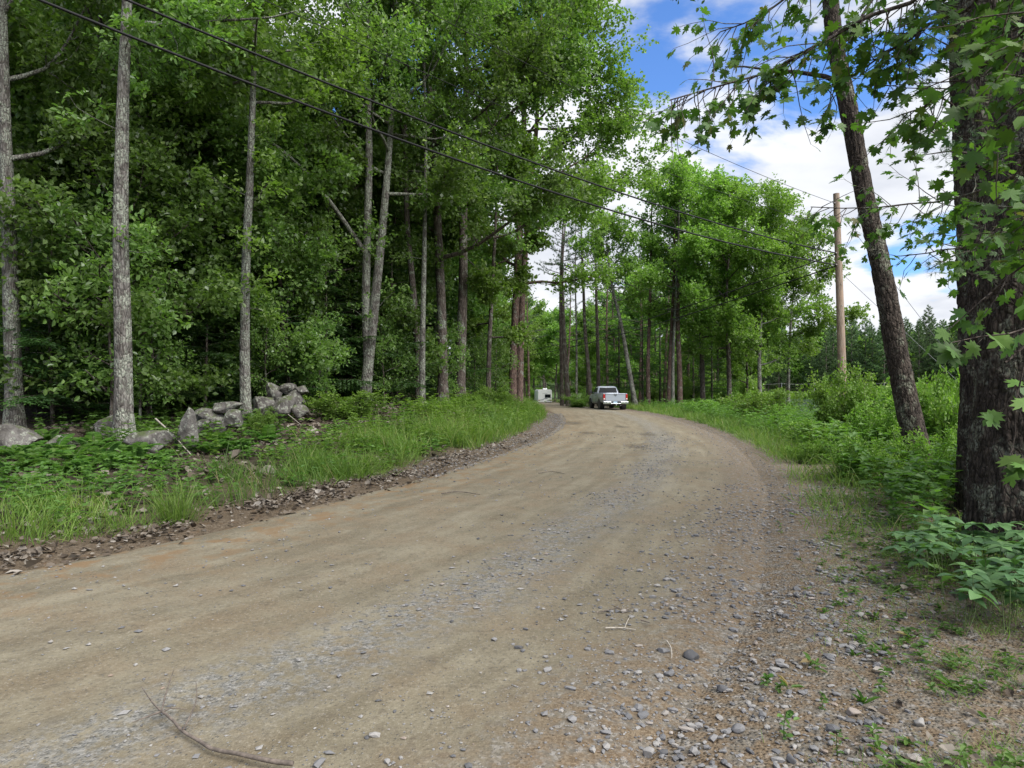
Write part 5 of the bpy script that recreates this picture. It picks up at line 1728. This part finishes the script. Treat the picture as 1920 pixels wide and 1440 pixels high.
dens = (np.exp(-((d - 3.5) / 1.1) ** 2) + .3) * np.clip(.6 + 1.2 * fbm(x * 2, y * 2, 0, 16, 3), .05, 1) * np.clip(6 / np.maximum(y, 2), .15, 1)
k = (g.random(len(x)) < dens * .5) & (y > 2.2) & (x / y < .85)
pebbles('grit', 'fine grit and small pebbles between the stones of the shoulder', x[k], y[k], np.clip(g.lognormal(math.log(.011), .4, k.sum()), .005, .025), 39, sub=0, sink=.2)
x, y, s, d = scatter_sd(g, 5600, s_at(12), s_at(48), 2.6, 4.3)
k = g.random(len(x)) < .5
pebbles('verge_gravel', 'pale gravel along the outer edge of the bend', x[k], y[k], g.uniform(.02, .05, k.sum()), 34, sub=0, sink=.3)
x, y, s, d = scatter_sd(g, 5200, s_at(12), s_at(46), -4.2, -2.8)
pebbles('bank_gravel', 'pale gravel and grit along the foot of the grassy bank', x, y, g.uniform(.02, .06, len(x)), 35, sub=0, sink=.2)

def litter(name, label, x, y, L, seed, zoff=.012):
    rng = np.random.default_rng(seed)
    n = len(x)
    z = np.maximum(hz(x, y), -9) + zoff + rng.uniform(0, .03, n)
    D, _ = road_coords(x, y)
    z = np.where(np.abs(D) < 3.4, np.maximum(z, road_z(x, y)), z)
    a = rng.uniform(0, 6.28, n)
    A = np.stack([np.cos(a), np.sin(a), rng.normal(0, .28, n)], -1)
    Nn = np.array([0, 0, 1.0]) + rng.normal(0, .42, (n, 3))
    tm = (np.array([[0, 0, 0], [.35, .5, .22], [.75, .36, .10], [1, 0, .12], [.75, -.36, .16], [.35, -.5, .14], [.5, 0, -.02]], float),
          np.array([[6, 0, 1], [6, 1, 2], [6, 2, 3], [6, 3, 4], [6, 4, 5], [6, 5, 0]]))
    b = MB()
    LL = L * rng.lognormal(-.1, .38, n)
    inst(b, tm, np.stack([x, y, z], -1), A, Nn, LL, LL * .75, np.clip(rng.beta(2.2, 1.8, n), 0, 1))
    return tag(b.build(name, M_LITTER, flat=True), label, 'leaves', kind='stuff')
x, y, s, d = scatter_sd(g, 34000, s_at(3), s_at(24), -4.9, -2.7)
k = g.random(len(x)) < (1 - .8 * smooth(13, 18, y)) * (np.exp(-((d + 3.7) / .42) ** 2) * .8 + .03) * np.clip(.6 + 1.4 * fbm(x * 1.5, y * 1.5, 0, 2, 3), .1, 1)
litter('leaf_litter', 'grey-brown dead leaves drifted along the left edge of the road', x[k], y[k], .066, 36)
x, y, s, d = scatter_sd(g, 26000, s_at(5), s_at(40), -14, -4.6)
k = (x / y > -.85) & (g.random(len(x)) < np.clip(.45 + .9 * fbm(x * .5, y * .5, 0, 12, 3), .08, 1))
litter('forest_litter', 'brown fallen leaves covering the floor of the wood and the bank', x[k], y[k], .11, 37)
x, y, s, d = scatter_sd(g, 7000, s_at(1.5), s_at(16), 3.9, 8)
k = (g.random(len(x)) < .5) & (y > 2) & (x / y < .85)
litter('verge_litter', 'small brown dead leaves under the weeds of the right verge', x[k], y[k], .05, 38)

# ------------------------------------------------------------------ grass and herbs
BT = (np.array([[0, .5, 0], [0, -.5, 0], [.45, .42, -.04], [.45, -.42, -.04], [.8, .26, -.20], [.8, -.26, -.20], [1.0, 0, -.42]], float),
      np.array([[0, 1, 3], [0, 3, 2], [2, 3, 5], [2, 5, 4], [4, 5, 6]]))
def grass(name, label, x, y, Hh, wid, seed, lean=.35, hjit=.35, tint=None):
    rng = np.random.default_rng(seed)
    n = len(x)
    z = hz(x, y) - .02
    A = np.stack([rng.normal(0, lean, n), rng.normal(0, lean, n), np.ones(n)], -1)
    Nn = rng.normal(0, 1, (n, 3)) * np.array([1, 1, .1]) + A * np.array([-1.2, -1.2, 0])
    L = Hh * np.clip(1 + rng.normal(0, hjit, n), .3, 1.9)
    cl = fbm(x * .9, y * .9, 0, seed, 2) * .6 + .42
    t = np.clip(cl + rng.normal(0, .2, n), 0, .93)
    t[rng.random(n) < .04] = .98
    b = MB()
    wv = wid * rng.uniform(.7, 1.3, n)
    P = np.stack([x, y, z], -1)
    nr = y < 15
    BF = (np.array([[0, .5, 0], [0, -.5, 0], [.55, .42, -.07], [.55, -.42, -.07], [1.0, 0, -.34]], float), np.array([[0, 1, 3], [0, 3, 2], [2, 3, 4]]))
    for tm, mk in ((BT, nr), (BF, ~nr)):
        if mk.any():
            inst(b, tm, P[mk], A[mk], Nn[mk], L[mk], wv[mk], t[mk])
    return tag(b.build(name, M_GRASS, flat=True), label, 'grass', kind='stuff')
def clumped(rng, x, y, scale, thr, seed):
    return fbm(x * scale, y * scale, 0, seed, 3) + rng.uniform(-.12, .12, len(x)) > thr
x, y, s, d = scatter_sd(g, 170000, s_at(5), s_at(60), -7.8, -3.9)
pk = np.exp(-((d + 5.1) / 1.1) ** 2)
k = clumped(g, x, y, .8, -.03, 61) & (g.random(len(x)) < pk * (.35 + .65 * smooth(9, 16, y)) * (1 - .6 * smooth(15, 24, y))) & (x / y > -.85)
x, y, d = x[k], y[k], d[k]
grass('bank_grass', 'tall bright green grass on the bank left of the road', x, y, (.36 + .22 * fbm(x * .6, y * .6, 0, 4, 2)) * (1 + .25 * smooth(12, 20, y)), .0075 + .00020 * y, 62)
x, y, s, d = scatter_sd(g, 130000, s_at(3.2), s_at(62), 3.3, 9.0)
pk = smooth(4.0, 5.0, d) * smooth(9, 7.4, d) * smooth(3, 6.5, y) + 1.0 * smooth(3.4, 3.9, d) * smooth(6.0, 9.5, y) * (d < 5.2)
pk = np.clip(pk, 0, 1)
k = clumped(g, x, y, 1.0, -.10, 63) & (g.random(len(x)) < pk * .75) & (x / y < .85) & (y > 2.4)
x, y, d = x[k], y[k], d[k]
grass('verge_grass', 'green grass growing along the right verge of the road', x, y, (.14 + .24 * smooth(6, 14, y)) * (1 + .5 * fbm(x * .7, y * .7, 0, 5, 2)), .006 + .00024 * y, 64, lean=.5)
x, y, s, d = scatter_sd(g, 120000, s_at(.8), s_at(9.5), 3.3, 7.0)
k = clumped(g, x, y, 1.4, -.12, 65) & (g.random(len(x)) < smooth(3.3, 4.6, d) * .8) & (y > 2.1) & (x / y < .85)
grass('shoulder_grass', 'short thin grass sprouting through the gravel shoulder', x[k], y[k], .075 * (1 + .5 * fbm(x[k] * 2, y[k] * 2, 0, 3, 2)), .0032, 66, lean=.75)
# distinct tufts
def tuft(label, u, v, n, Hh, seed, spread=.10, wid=.007, lean=.16):
    rng = np.random.default_rng(seed)
    p = hit(u, v)
    b = MB()
    q = rng.normal(0, spread, (n, 2))
    A = np.stack([q[:, 0] * 2.2 + rng.normal(0, lean, n), q[:, 1] * 2.2 + rng.normal(0, lean, n), np.ones(n)], -1)
    Nn = rng.normal(0, 1, (n, 3)) * np.array([1, 1, .1]) - A * np.array([1, 1, 0])
    inst(b, BT, np.stack([q[:, 0], q[:, 1], np.full(n, -.03)], -1), A, Nn, Hh * rng.uniform(.55, 1.15, n), wid, np.clip(rng.beta(2, 2, n), 0, .9))
    return tag(b.build('grass_tuft', M_GRASS, loc=tuple(p), flat=True), label, 'grass')
tuft('tall upright sedge tuft standing alone in the leaf litter by the road', 332, 978, 230, .62, 401)
tuft('loose yellow-green tuft beside the tall sedge tuft', 240, 990, 130, .32, 402, .14, lean=.35)
tuft('broad bright tuft at the road edge below the pale weeds', 165, 1005, 120, .30, 403, .15, lean=.4)
tuft('wide arching grass clump on the verge at the edge of the picture', 12, 1010, 220, .55, 404, .22, lean=.3)
tuft('big arching clump of sedge below the leafy bush on the bank', 660, 895, 320, .62, 405, .26, lean=.32)
tuft('arching sedge clump next to the big one below the leafy bush', 625, 885, 260, .52, 406, .24, lean=.32)
tuft('drooping grass clump where the bank meets the gravel at the bend', 735, 872, 240, .50, 407, .24, lean=.34)

def herbs(name, label, x, y, Hh, leafL, seed, k=4, mat=M_HERB, layers=3, stems=True, tmpl=DIAMOND):
    rng = np.random.default_rng(seed)
    n = len(x)
    z = hz(x, y)
    b = MB()
    Hn = Hh * np.clip(1 + rng.normal(0, .3, n), .35, 1.8)
    off = rng.normal(0, .18, (n, 2)) * Hn[:, None]
    cl = np.clip(fbm(x * .8, y * .8, 0, seed, 2) * .6 + .45, 0, 1)
    for li in range(layers):
        f = (li + 1) / layers
        tip = np.stack([x + off[:, 0] * f, y + off[:, 1] * f, z + Hn * f], -1)
        P = np.repeat(tip, k, 0)
        a = np.repeat(rng.uniform(0, 6.28, n), k) + np.tile(np.arange(k) * 6.283 / k, n) + rng.normal(0, .2, n * k)
        A = np.stack([np.cos(a), np.sin(a), rng.uniform(-.25, .45, n * k)], -1)
        Nn = np.array([0, 0, 1.0]) + rng.normal(0, .28, (n * k, 3))
        L = leafL * rng.uniform(.65, 1.25, n * k)
        t = np.clip(np.repeat(cl, k) * .7 + rng.uniform(0, .35, n * k), 0, 1)
        inst(b, tmpl, P, A, Nn, L, L * (.55 if tmpl is LEAF6 else .7), t)
    if stems:
        base = np.stack([x, y, z - .02], -1)
        top = np.stack([x + off[:, 0], y + off[:, 1], z + Hn], -1)
        inst(b, NEEDLE, base, top - base, rng.normal(0, 1, (n, 3)), np.linalg.norm(top - base, axis=1), .008, .3)
    return tag(b.build(name, mat, flat=True), label, 'plants', kind='stuff')
x, y, s, d = scatter_sd(g, 7000, s_at(5.5), s_at(50), -8.0, -4.3)
k = clumped(g, x, y, .9, .06, 71) & (g.random(len(x)) < .6) & (x / y > -.85)
herbs('bank_herbs', 'leafy green herbs mixed with the grass of the left bank', x[k], y[k], .24, .085, 72)
x, y, s, d = scatter_sd(g, 6000, s_at(11), s_at(50), -7.4, -4.1)
k = clumped(g, x, y, 1.1, -.05, 171) & (g.random(len(x)) < .35 + .4 * smooth(14, 22, y))
herbs('bank_weeds', 'yellow-green leafy weeds in uneven clumps along the bank at the bend', x[k], y[k], .40 * (1 + .8 * fbm(x[k] * 1.1, y[k] * 1.1, 0, 172, 2)), .10, 173, mat=M_SHRUB)
x, y, s, d = scatter_sd(g, 11000, s_at(5.5), s_at(55), 4.4, 13)
k = clumped(g, x, y, .7, -.10, 73) & (g.random(len(x)) < .85) & (x / y < .82) & (y > 5.5) & (g.random(len(x)) < smooth(4.2, 6.0, d + .25 * (y - 6)) * (1 - .5 * smooth(20, 30, y)))
herbs('verge_herbs', 'leafy green herbs covering the ground below the right verge', x[k], y[k], .62, .12, 74, layers=4)
x, y, s, d = scatter_sd(g, 5200, s_at(.8), s_at(11), 3.5, 6.6)
k = clumped(g, x, y, 1.5, -.10, 75) & (y > 2.1) & (g.random(len(x)) < smooth(3.4, 5.2, d)) & (x / y < .85)
herbs('shoulder_herbs', 'small green seedlings spread over the gravel shoulder', x[k], y[k], .05, .045, 76, layers=2, stems=False, tmpl=LEAF6)
x, y, s, d = scatter_sd(g, 5200, s_at(8), s_at(45), -17, -8.0)
k = clumped(g, x, y, .6, .10, 77) & (x / y > -.85)
herbs('forest_floor_herbs', 'low green plants on the shady floor of the wood', x[k], y[k], .30, .12, 78)
rg = np.random.default_rng(98)
a = rg.uniform(math.radians(20), math.radians(37), 2600)
dd_ = rg.uniform(225, 276, 2600)
xx, yy = dd_ * np.sin(a), dd_ * np.cos(a)
b = MB()
inst(b, BT, np.stack([xx, yy, np.full(2600, WATER_Z - .1)], -1), np.stack([rg.normal(0, .3, 2600), rg.normal(0, .3, 2600), np.ones(2600)], -1), rg.normal(0, 1, (2600, 3)), rg.uniform(1.2, 2.6, 2600), 1.0, rg.uniform(0, .8, 2600))
tag(b.build('marsh_grass', M_GRASS, flat=True), 'green reeds along the water of the far shore', 'reeds', kind='stuff')

# ------------------------------------------------------------------ shrubs
def shrub_parts(seed, Hh, R, n, leafL, nst=9):
    rng = np.random.default_rng(seed)
    st, cr = MB(), MB()
    tips, dirs = [], []
    for i in range(nst):
        az = i * 2.4 + rng.uniform(-.3, .3)
        q = limb(rng, rng.normal(0, .06, 3) * (1, 1, 0) + (0, 0, -.1), (math.cos(az) * R / Hh * .9, math.sin(az) * R / Hh * .9, 1.0), Hh * rng.uniform(.75, 1.08), 8, .05, .10)
        tube(st, q, np.linspace(.016, .004, 8), 5, .5, cap=False)
        for j in range(10):
            f = rng.uniform(.2, 1)
            c = np.array([np.interp(f * 7, np.arange(8), q[:, a]) for a in range(3)])
            sd = unit(np.array([math.cos(az), math.sin(az), .4]) * .5 + rng.normal(0, .7, 3))
            gq = limb(rng, c, sd, R * rng.uniform(.3, .65), 4, .05, .12)
            tube(st, gq, np.linspace(.005, .002, 4), 4, .5, cap=False)
            for p in gq[1:]:
                tips.append(p); dirs.append(sd)
    tips, dirs = np.array(tips), np.array(dirs)
    tips[:, 2] = np.maximum(tips[:, 2], .08)
    idx = rng.integers(0, len(tips), n)
    T = tips[idx] + rng.normal(0, .06 * R + .03, (n, 3))
    cl = fbm(T[:, 0] * 2, T[:, 1] * 2, T[:, 2] * 2, seed, 2) * .5 + .5
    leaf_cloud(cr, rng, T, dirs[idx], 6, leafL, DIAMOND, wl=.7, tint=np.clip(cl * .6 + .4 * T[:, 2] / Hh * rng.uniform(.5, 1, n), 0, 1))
    return st, cr
SHR = [shrub_parts(601 + i, 2.0, 1.0 + .2 * (i % 2), 1050, .10 + .015 * (i % 2)) for i in range(3)]
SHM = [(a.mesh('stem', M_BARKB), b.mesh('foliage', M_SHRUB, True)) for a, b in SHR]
def shrub(label, u, vtop, w, Y, i, rz, group=None, name='shrub'):
    x = (u - 960) / F * Y
    z = gz(x, Y)
    top = EYE + (HOR - vtop) / F * Y
    sz_ = max(.5, (top - z)) / 2.15
    sw = w / F * Y / 2.5
    t = thing(name, label, 'shrub', (x, Y, z), rz, group, (sw, sw, sz_))
    link('stem', SHM[i][0], t)
    link('foliage', SHM[i][1], t)
    return t
for a in [('tall bright green bush wrapping the foot of the utility pole', 1592, 682, 130, 21, 0, .3),
          ('leafy stems on the lake side of the tall bright bush at the pole', 1562, 706, 80, 21.8, 2, 1.9),
          ('leafy stems between the pole and the leaning tree', 1626, 704, 110, 20.2, 1, 4.4),
          ('round bright bush at the far verge where the grove ends', 1440, 722, 95, 32, 1, 1.0),
          ('low bright bush on the verge next to the far round one', 1398, 738, 70, 37, 2, 2.0),
          ('small bush at the gap where the water shows', 1468, 756, 50, 27, 0, 3.0),
          ('wide bush sprawling below the tall bright one', 1545, 782, 120, 17.5, 1, 4.0),
          ('dense bush between the tall bright one and the leaning tree', 1650, 745, 125, 16, 2, 5.0),
          ('airy bush behind the leaning tree', 1735, 715, 130, 17, 0, .9),
          ('tall thin-stemmed bush between the leaning tree and the dark trunks', 1785, 672, 120, 14.5, 1, 2.2),
          ('low dark bush at the foot of the leaning tree', 1690, 800, 120, 11.5, 2, 1.4),
          ('low bush in front of the furrowed trunks', 1790, 800, 110, 10.6, 0, 3.4),
          ('leafy bush where the verge drops to the lake', 1605, 812, 110, 12.8, 1, 5.1),
          ('small leafy bush at the grassy edge of the bend', 1515, 822, 70, 15.5, 2, .4),
          ('leafy bush at the water side of the far verge', 1345, 745, 70, 44, 1, .7),
          ('bright bush below the leafy maple at the lake end of the grove', 1432, 732, 80, 40, 0, 2.7),
          ('dense dark leafy bush on the bank below the forked oak', 652, 728, 125, 20.6, 1, 1.2),
          ('bright rounded bush by the twin-stemmed oak at the bend', 925, 722, 75, 31.5, 0, 2.0),
          ('small bush beside the bright rounded one on the bank', 885, 742, 50, 30, 2, .8),
          ('thin leafy bush in front of the tumbled pile of rocks', 492, 762, 50, 16.8, 2, .5),
          ('bright undergrowth bush at the roadside left of the truck', 1085, 738, 60, 60, 0, .5),
          ('bright undergrowth bush between the camper and the close pair of trunks', 1066, 745, 40, 74, 1, 1.5),
          ('low bush at the verge right of the truck', 1225, 752, 60, 60, 2, 2.5)]:
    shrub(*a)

sr = np.random.default_rng(66)
n_ = 0
while n_ < 44:
    Y = sr.uniform(9.5, 42)
    u = sr.uniform(1400, 1900)
    x = (u - 960) / F * Y
    d_ = road_coords(x, Y)[0][0]
    if d_ < 7.0 or d_ > 19 or (1470 < u < 1556 and Y > 17) or math.hypot(x - PX, Y - PY) < 1.2:
        continue
    hh = sr.uniform(1.2, 2.3)
    zt = gz(x, Y) + hh
    shrub('leafy shrub of the thicket between the road and the lake', u, HOR - (zt - EYE) / Y * F, sr.uniform(1.4, 2.6) * F / Y, Y, sr.integers(0, 3), sr.uniform(0, 6), 'shrubs of the lakeside thicket')
    n_ += 1
n_ = 0
while n_ < 40:
    Y = sr.uniform(64, 135)
    u = sr.uniform(940, 1420)
    x = (u - 960) / F * Y
    d_ = road_coords(x, Y)[0][0]
    if abs(d_) < 6 or x > shore_x(Y) - 3 or (abs(u - 1022) < 48 and Y < 112):
        continue
    hh = sr.uniform(1.2, 3.2)
    shrub('shrub of the undergrowth in the far grove', u, HOR - (gz(x, Y) + hh - EYE) / Y * F, sr.uniform(2.2, 4.5) * F / Y, Y, sr.integers(0, 3), sr.uniform(0, 6), 'undergrowth of the far grove')
    n_ += 1

# ------------------------------------------------------------------ ferns
def frond_mesh(seed, L=.6):
    rng = np.random.default_rng(seed)
    b = MB()
    n = 26
    u = np.linspace(0, 1, n)
    P = np.stack([u * L * .86, np.zeros(n), L * (.55 * u - .62 * u ** 2.2)], -1)
    tube(b, P, np.linspace(.004, .001, n), 4, .6, cap=False)
    m = np.arange(3, n)
    tl = L * .26 * np.sin(np.pi * np.clip((u[m] * .86 + .12), 0, 1)) ** .8
    for sgn in (-1, 1):
        A = np.stack([np.full(len(m), .45), np.full(len(m), sgn * 1.0), np.full(len(m), -.12)], -1) + rng.normal(0, .07, (len(m), 3))
        inst(b, LEAF6, P[m], A, np.tile([0, 0, 1.0], (len(m), 1)) + rng.normal(0, .1, (len(m), 3)), tl, L * .042, rng.uniform(.2, 1, len(m)))
    return b.mesh('frond', M_FERN, True)
FR = [frond_mesh(801 + i) for i in range(3)]
def fern(label, x, y, s, n, rz, group):
    t = thing('fern', label, 'fern', (x, y, gz(x, y) - .02), rz, group)
    rng = np.random.default_rng(int(abs(x * 100 + y * 31)))
    for i in range(n):
        o = link('frond', FR[i % 3], t, (0, 0, 0), (rng.normal(0, .12), -rng.uniform(.25, .75), i * 6.283 / n + rng.uniform(-.25, .25)), s * rng.uniform(.8, 1.15))
fr = np.random.default_rng(14)
for u, v in ((30, 862), (70, 872), (105, 850), (140, 868), (160, 890), (195, 862), (120, 888), (210, 880), (55, 850), (250, 868), (20, 890), (85, 830), (175, 845), (300, 868), (420, 832), (445, 850), (500, 828), (395, 850)):
    p = hit(u, v)
    fern('green fern with arching fronds in front of the mossy boulders', p[0], p[1], fr.uniform(.8, 1.15), 7, fr.uniform(0, 6), 'ferns in front of the boulders')
for i in range(34):
    x, y, s, d = scatter_sd(fr, 1, s_at(7.0), s_at(17), 6.0, 9.2)
    if x[0] / y[0] > .8:
        continue
    fern('green fern among the undergrowth right of the road', float(x[0]), float(y[0]), fr.uniform(.85, 1.3), 7, fr.uniform(0, 6), 'ferns of the right verge')

# ------------------------------------------------------------------ whorled plants at the foot of the big trunks
def big_leaf(seed):
    b = MB()
    n = 7
    u = np.linspace(0, 1, n)
    w = np.sin(np.pi * np.clip(u, .02, .98) ** .8) ** .8 * .26
    V, Fc = [], []
    for i in range(n):
        z = .05 * math.sin(u[i] * 3.1) - .16 * u[i] ** 2
        V += [(u[i], -w[i], z + .05 * w[i] / .26), (u[i], 0, z), (u[i], w[i], z + .05 * w[i] / .26)]
    for i in range(n - 1):
        for j in (0, 1):
            a = i * 3 + j
            Fc.append([a, a + 1, a + 4, a + 3])
    b.add(V, Fc, .12 + .2 * seed)
    return b.mesh('leaf', M_SARS)
BL = [big_leaf(i) for i in range(5)]
def stem_mesh(h):
    b = MB()
    tube(b, resample([(0, 0, -.05), (.02, .01, h * .5), (0, 0, h)], 6), [.004, .0035, .003, .003, .0025, .002], 5)
    return b.mesh('stem', M_STEM)
STM = [stem_mesh(h) for h in (.22, .30, .40)]
wr_ = np.random.default_rng(77)
def whorl_plant(x, y, group):
    t = thing('sarsaparilla_plant', 'low plant with whorls of broad pointed leaves beneath the furrowed trunks', 'plant', (x, y, gz(x, y)), wr_.uniform(0, 6), group)
    for q in range(wr_.integers(2, 4)):
        k = wr_.integers(0, 3)
        h = (.22, .30, .40)[k]
        ox, oy = wr_.normal(0, .10, 2)
        st = link('stem', STM[k], t, (ox, oy, 0), (wr_.normal(0, .12), wr_.normal(0, .12), 0))
        a0 = wr_.uniform(0, 6)
        for i in range(5):
            o = link('leaf', BL[wr_.integers(0, 5)], st, (0, 0, h), (wr_.normal(0, .12), wr_.uniform(-.12, .22), a0 + i * 1.257 + wr_.normal(0, .12)), wr_.uniform(.11, .165))
cnt = 0
while cnt < 52:
    x, y, s, d = scatter_sd(wr_, 1, s_at(2.5), s_at(8.5), 4.1, 7.2)
    x, y, d = float(x[0]), float(y[0]), float(d[0])
    if not (y > 4.6 and .44 < x / y < .78) or d < 4.2 + .4 * wr_.random():
        continue
    whorl_plant(x, y, 'whorled plants under the big trunks')
    cnt += 1

# ------------------------------------------------------------------ single weeds on the gravel shoulder
def weed_parts(seed, n, L, wl, up0, up1, stem=0.0):
    rng = np.random.default_rng(seed)
    b = MB()
    a = np.arange(n) * 2.4 + rng.normal(0, .45, n)
    A = np.stack([np.cos(a), np.sin(a), rng.uniform(up0, up1, n)], -1)
    Nn = np.stack([-np.cos(a) * .5, -np.sin(a) * .5, np.ones(n)], -1) + rng.normal(0, .3, (n, 3))
    z = rng.uniform(0, 1, n) * stem
    P = np.stack([rng.normal(0, .012, n), rng.normal(0, .012, n), z], -1)
    LL = L * np.clip(rng.lognormal(-.1, .3, n), .4, 1.3)
    inst(b, LEAF6, P, A, Nn, LL, LL * wl * rng.uniform(.8, 1.25, n), np.clip(rng.normal(.45, .3, n), 0, 1))
    if stem:
        tube(b, [(0, 0, -.02), (.01, 0, stem * .5), (0, .01, stem * 1.05)], [.003, .0025, .0015], 5, .3)
    return b.mesh('weed', M_HERB, True)
WD = [weed_parts(901, 6, .12, .34, .05, .6), weed_parts(902, 9, .10, .26, .1, .9), weed_parts(903, 14, .06, .5, .0, .6, .10), weed_parts(904, 9, .075, .24, .3, 1.4),
      weed_parts(905, 18, .045, .55, -.1, .5, .16), weed_parts(906, 5, .09, .5, .05, .35), weed_parts(907, 11, .08, .38, .2, 1.0, .05)]
wd = np.random.default_rng(19)
spots = [(1540, 1335), (1462, 1300), (1440, 1290), (1545, 1150), (1580, 1135), (1610, 1150), (1515, 1105), (1700, 1200), (1742, 1210), (1600, 1230), (1655, 1225), (1480, 1290), (1530, 1370),
         (1620, 1320), (1790, 1290), (1830, 1420), (1700, 1400), (1520, 1250), (1590, 1190), (1640, 1165), (1500, 1050), (1465, 1000), (1540, 1060), (1760, 1150), (1680, 1110), (1850, 1350), (1470, 1385),
         (1800, 1240), (1570, 1420), (1650, 1420), (1740, 1290), (1890, 1270), (1620, 1080), (1560, 1000), (1490, 965)]
for i, (u, v) in enumerate(spots):
    p = hit(u, v)
    o = link('weed_plant', WD[wd.integers(0, 7)], None, tuple(p - np.array([0, 0, .008])), (wd.normal(0, .12), wd.normal(0, .12), wd.uniform(0, 6)), wd.uniform(.4, 1.0))
    tag(o, 'small leafy green weed sprouting from the gravel shoulder', 'weed', 'weeds on the gravel shoulder')
# tall thin flowering stalks on the left verge
for i, (u, v) in enumerate(((55, 950), (85, 955), (105, 945), (125, 950), (150, 940), (185, 940), (215, 935), (250, 930), (300, 925), (335, 915), (390, 905), (70, 935), (140, 925), (40, 970), (275, 915))):
    p = hit(u, v)
    b = MB()
    q = limb(wd, (0, 0, -.03), (wd.normal(0, .12), 0, 1), wd.uniform(.35, .55), 7, .0, .05)
    tube(b, q, np.linspace(.004, .002, 7), 4, .5)
    n = 9
    f = wd.uniform(.25, 1, n)
    c = np.stack([np.interp(f * 6, np.arange(7), q[:, k]) for k in range(3)], -1)
    a = wd.uniform(0, 6.28, n)
    inst(b, LEAF6, c, np.stack([np.cos(a), np.sin(a), wd.uniform(0, .6, n)], -1), np.tile([0, 0, 1.0], (n, 1)), .055, .018, wd.uniform(.5, 1, n))
    tag(b.build('weed_stalk', M_SHRUB, loc=tuple(p), flat=True), 'thin pale upright weed stalk with narrow leaves on the left verge', 'weed', 'weed stalks of the left verge')
for p in proto.values():
    if '_used' in p:
        del p['_used']
for o in SC.objects:
    if '_used' in o:
        del o['_used']
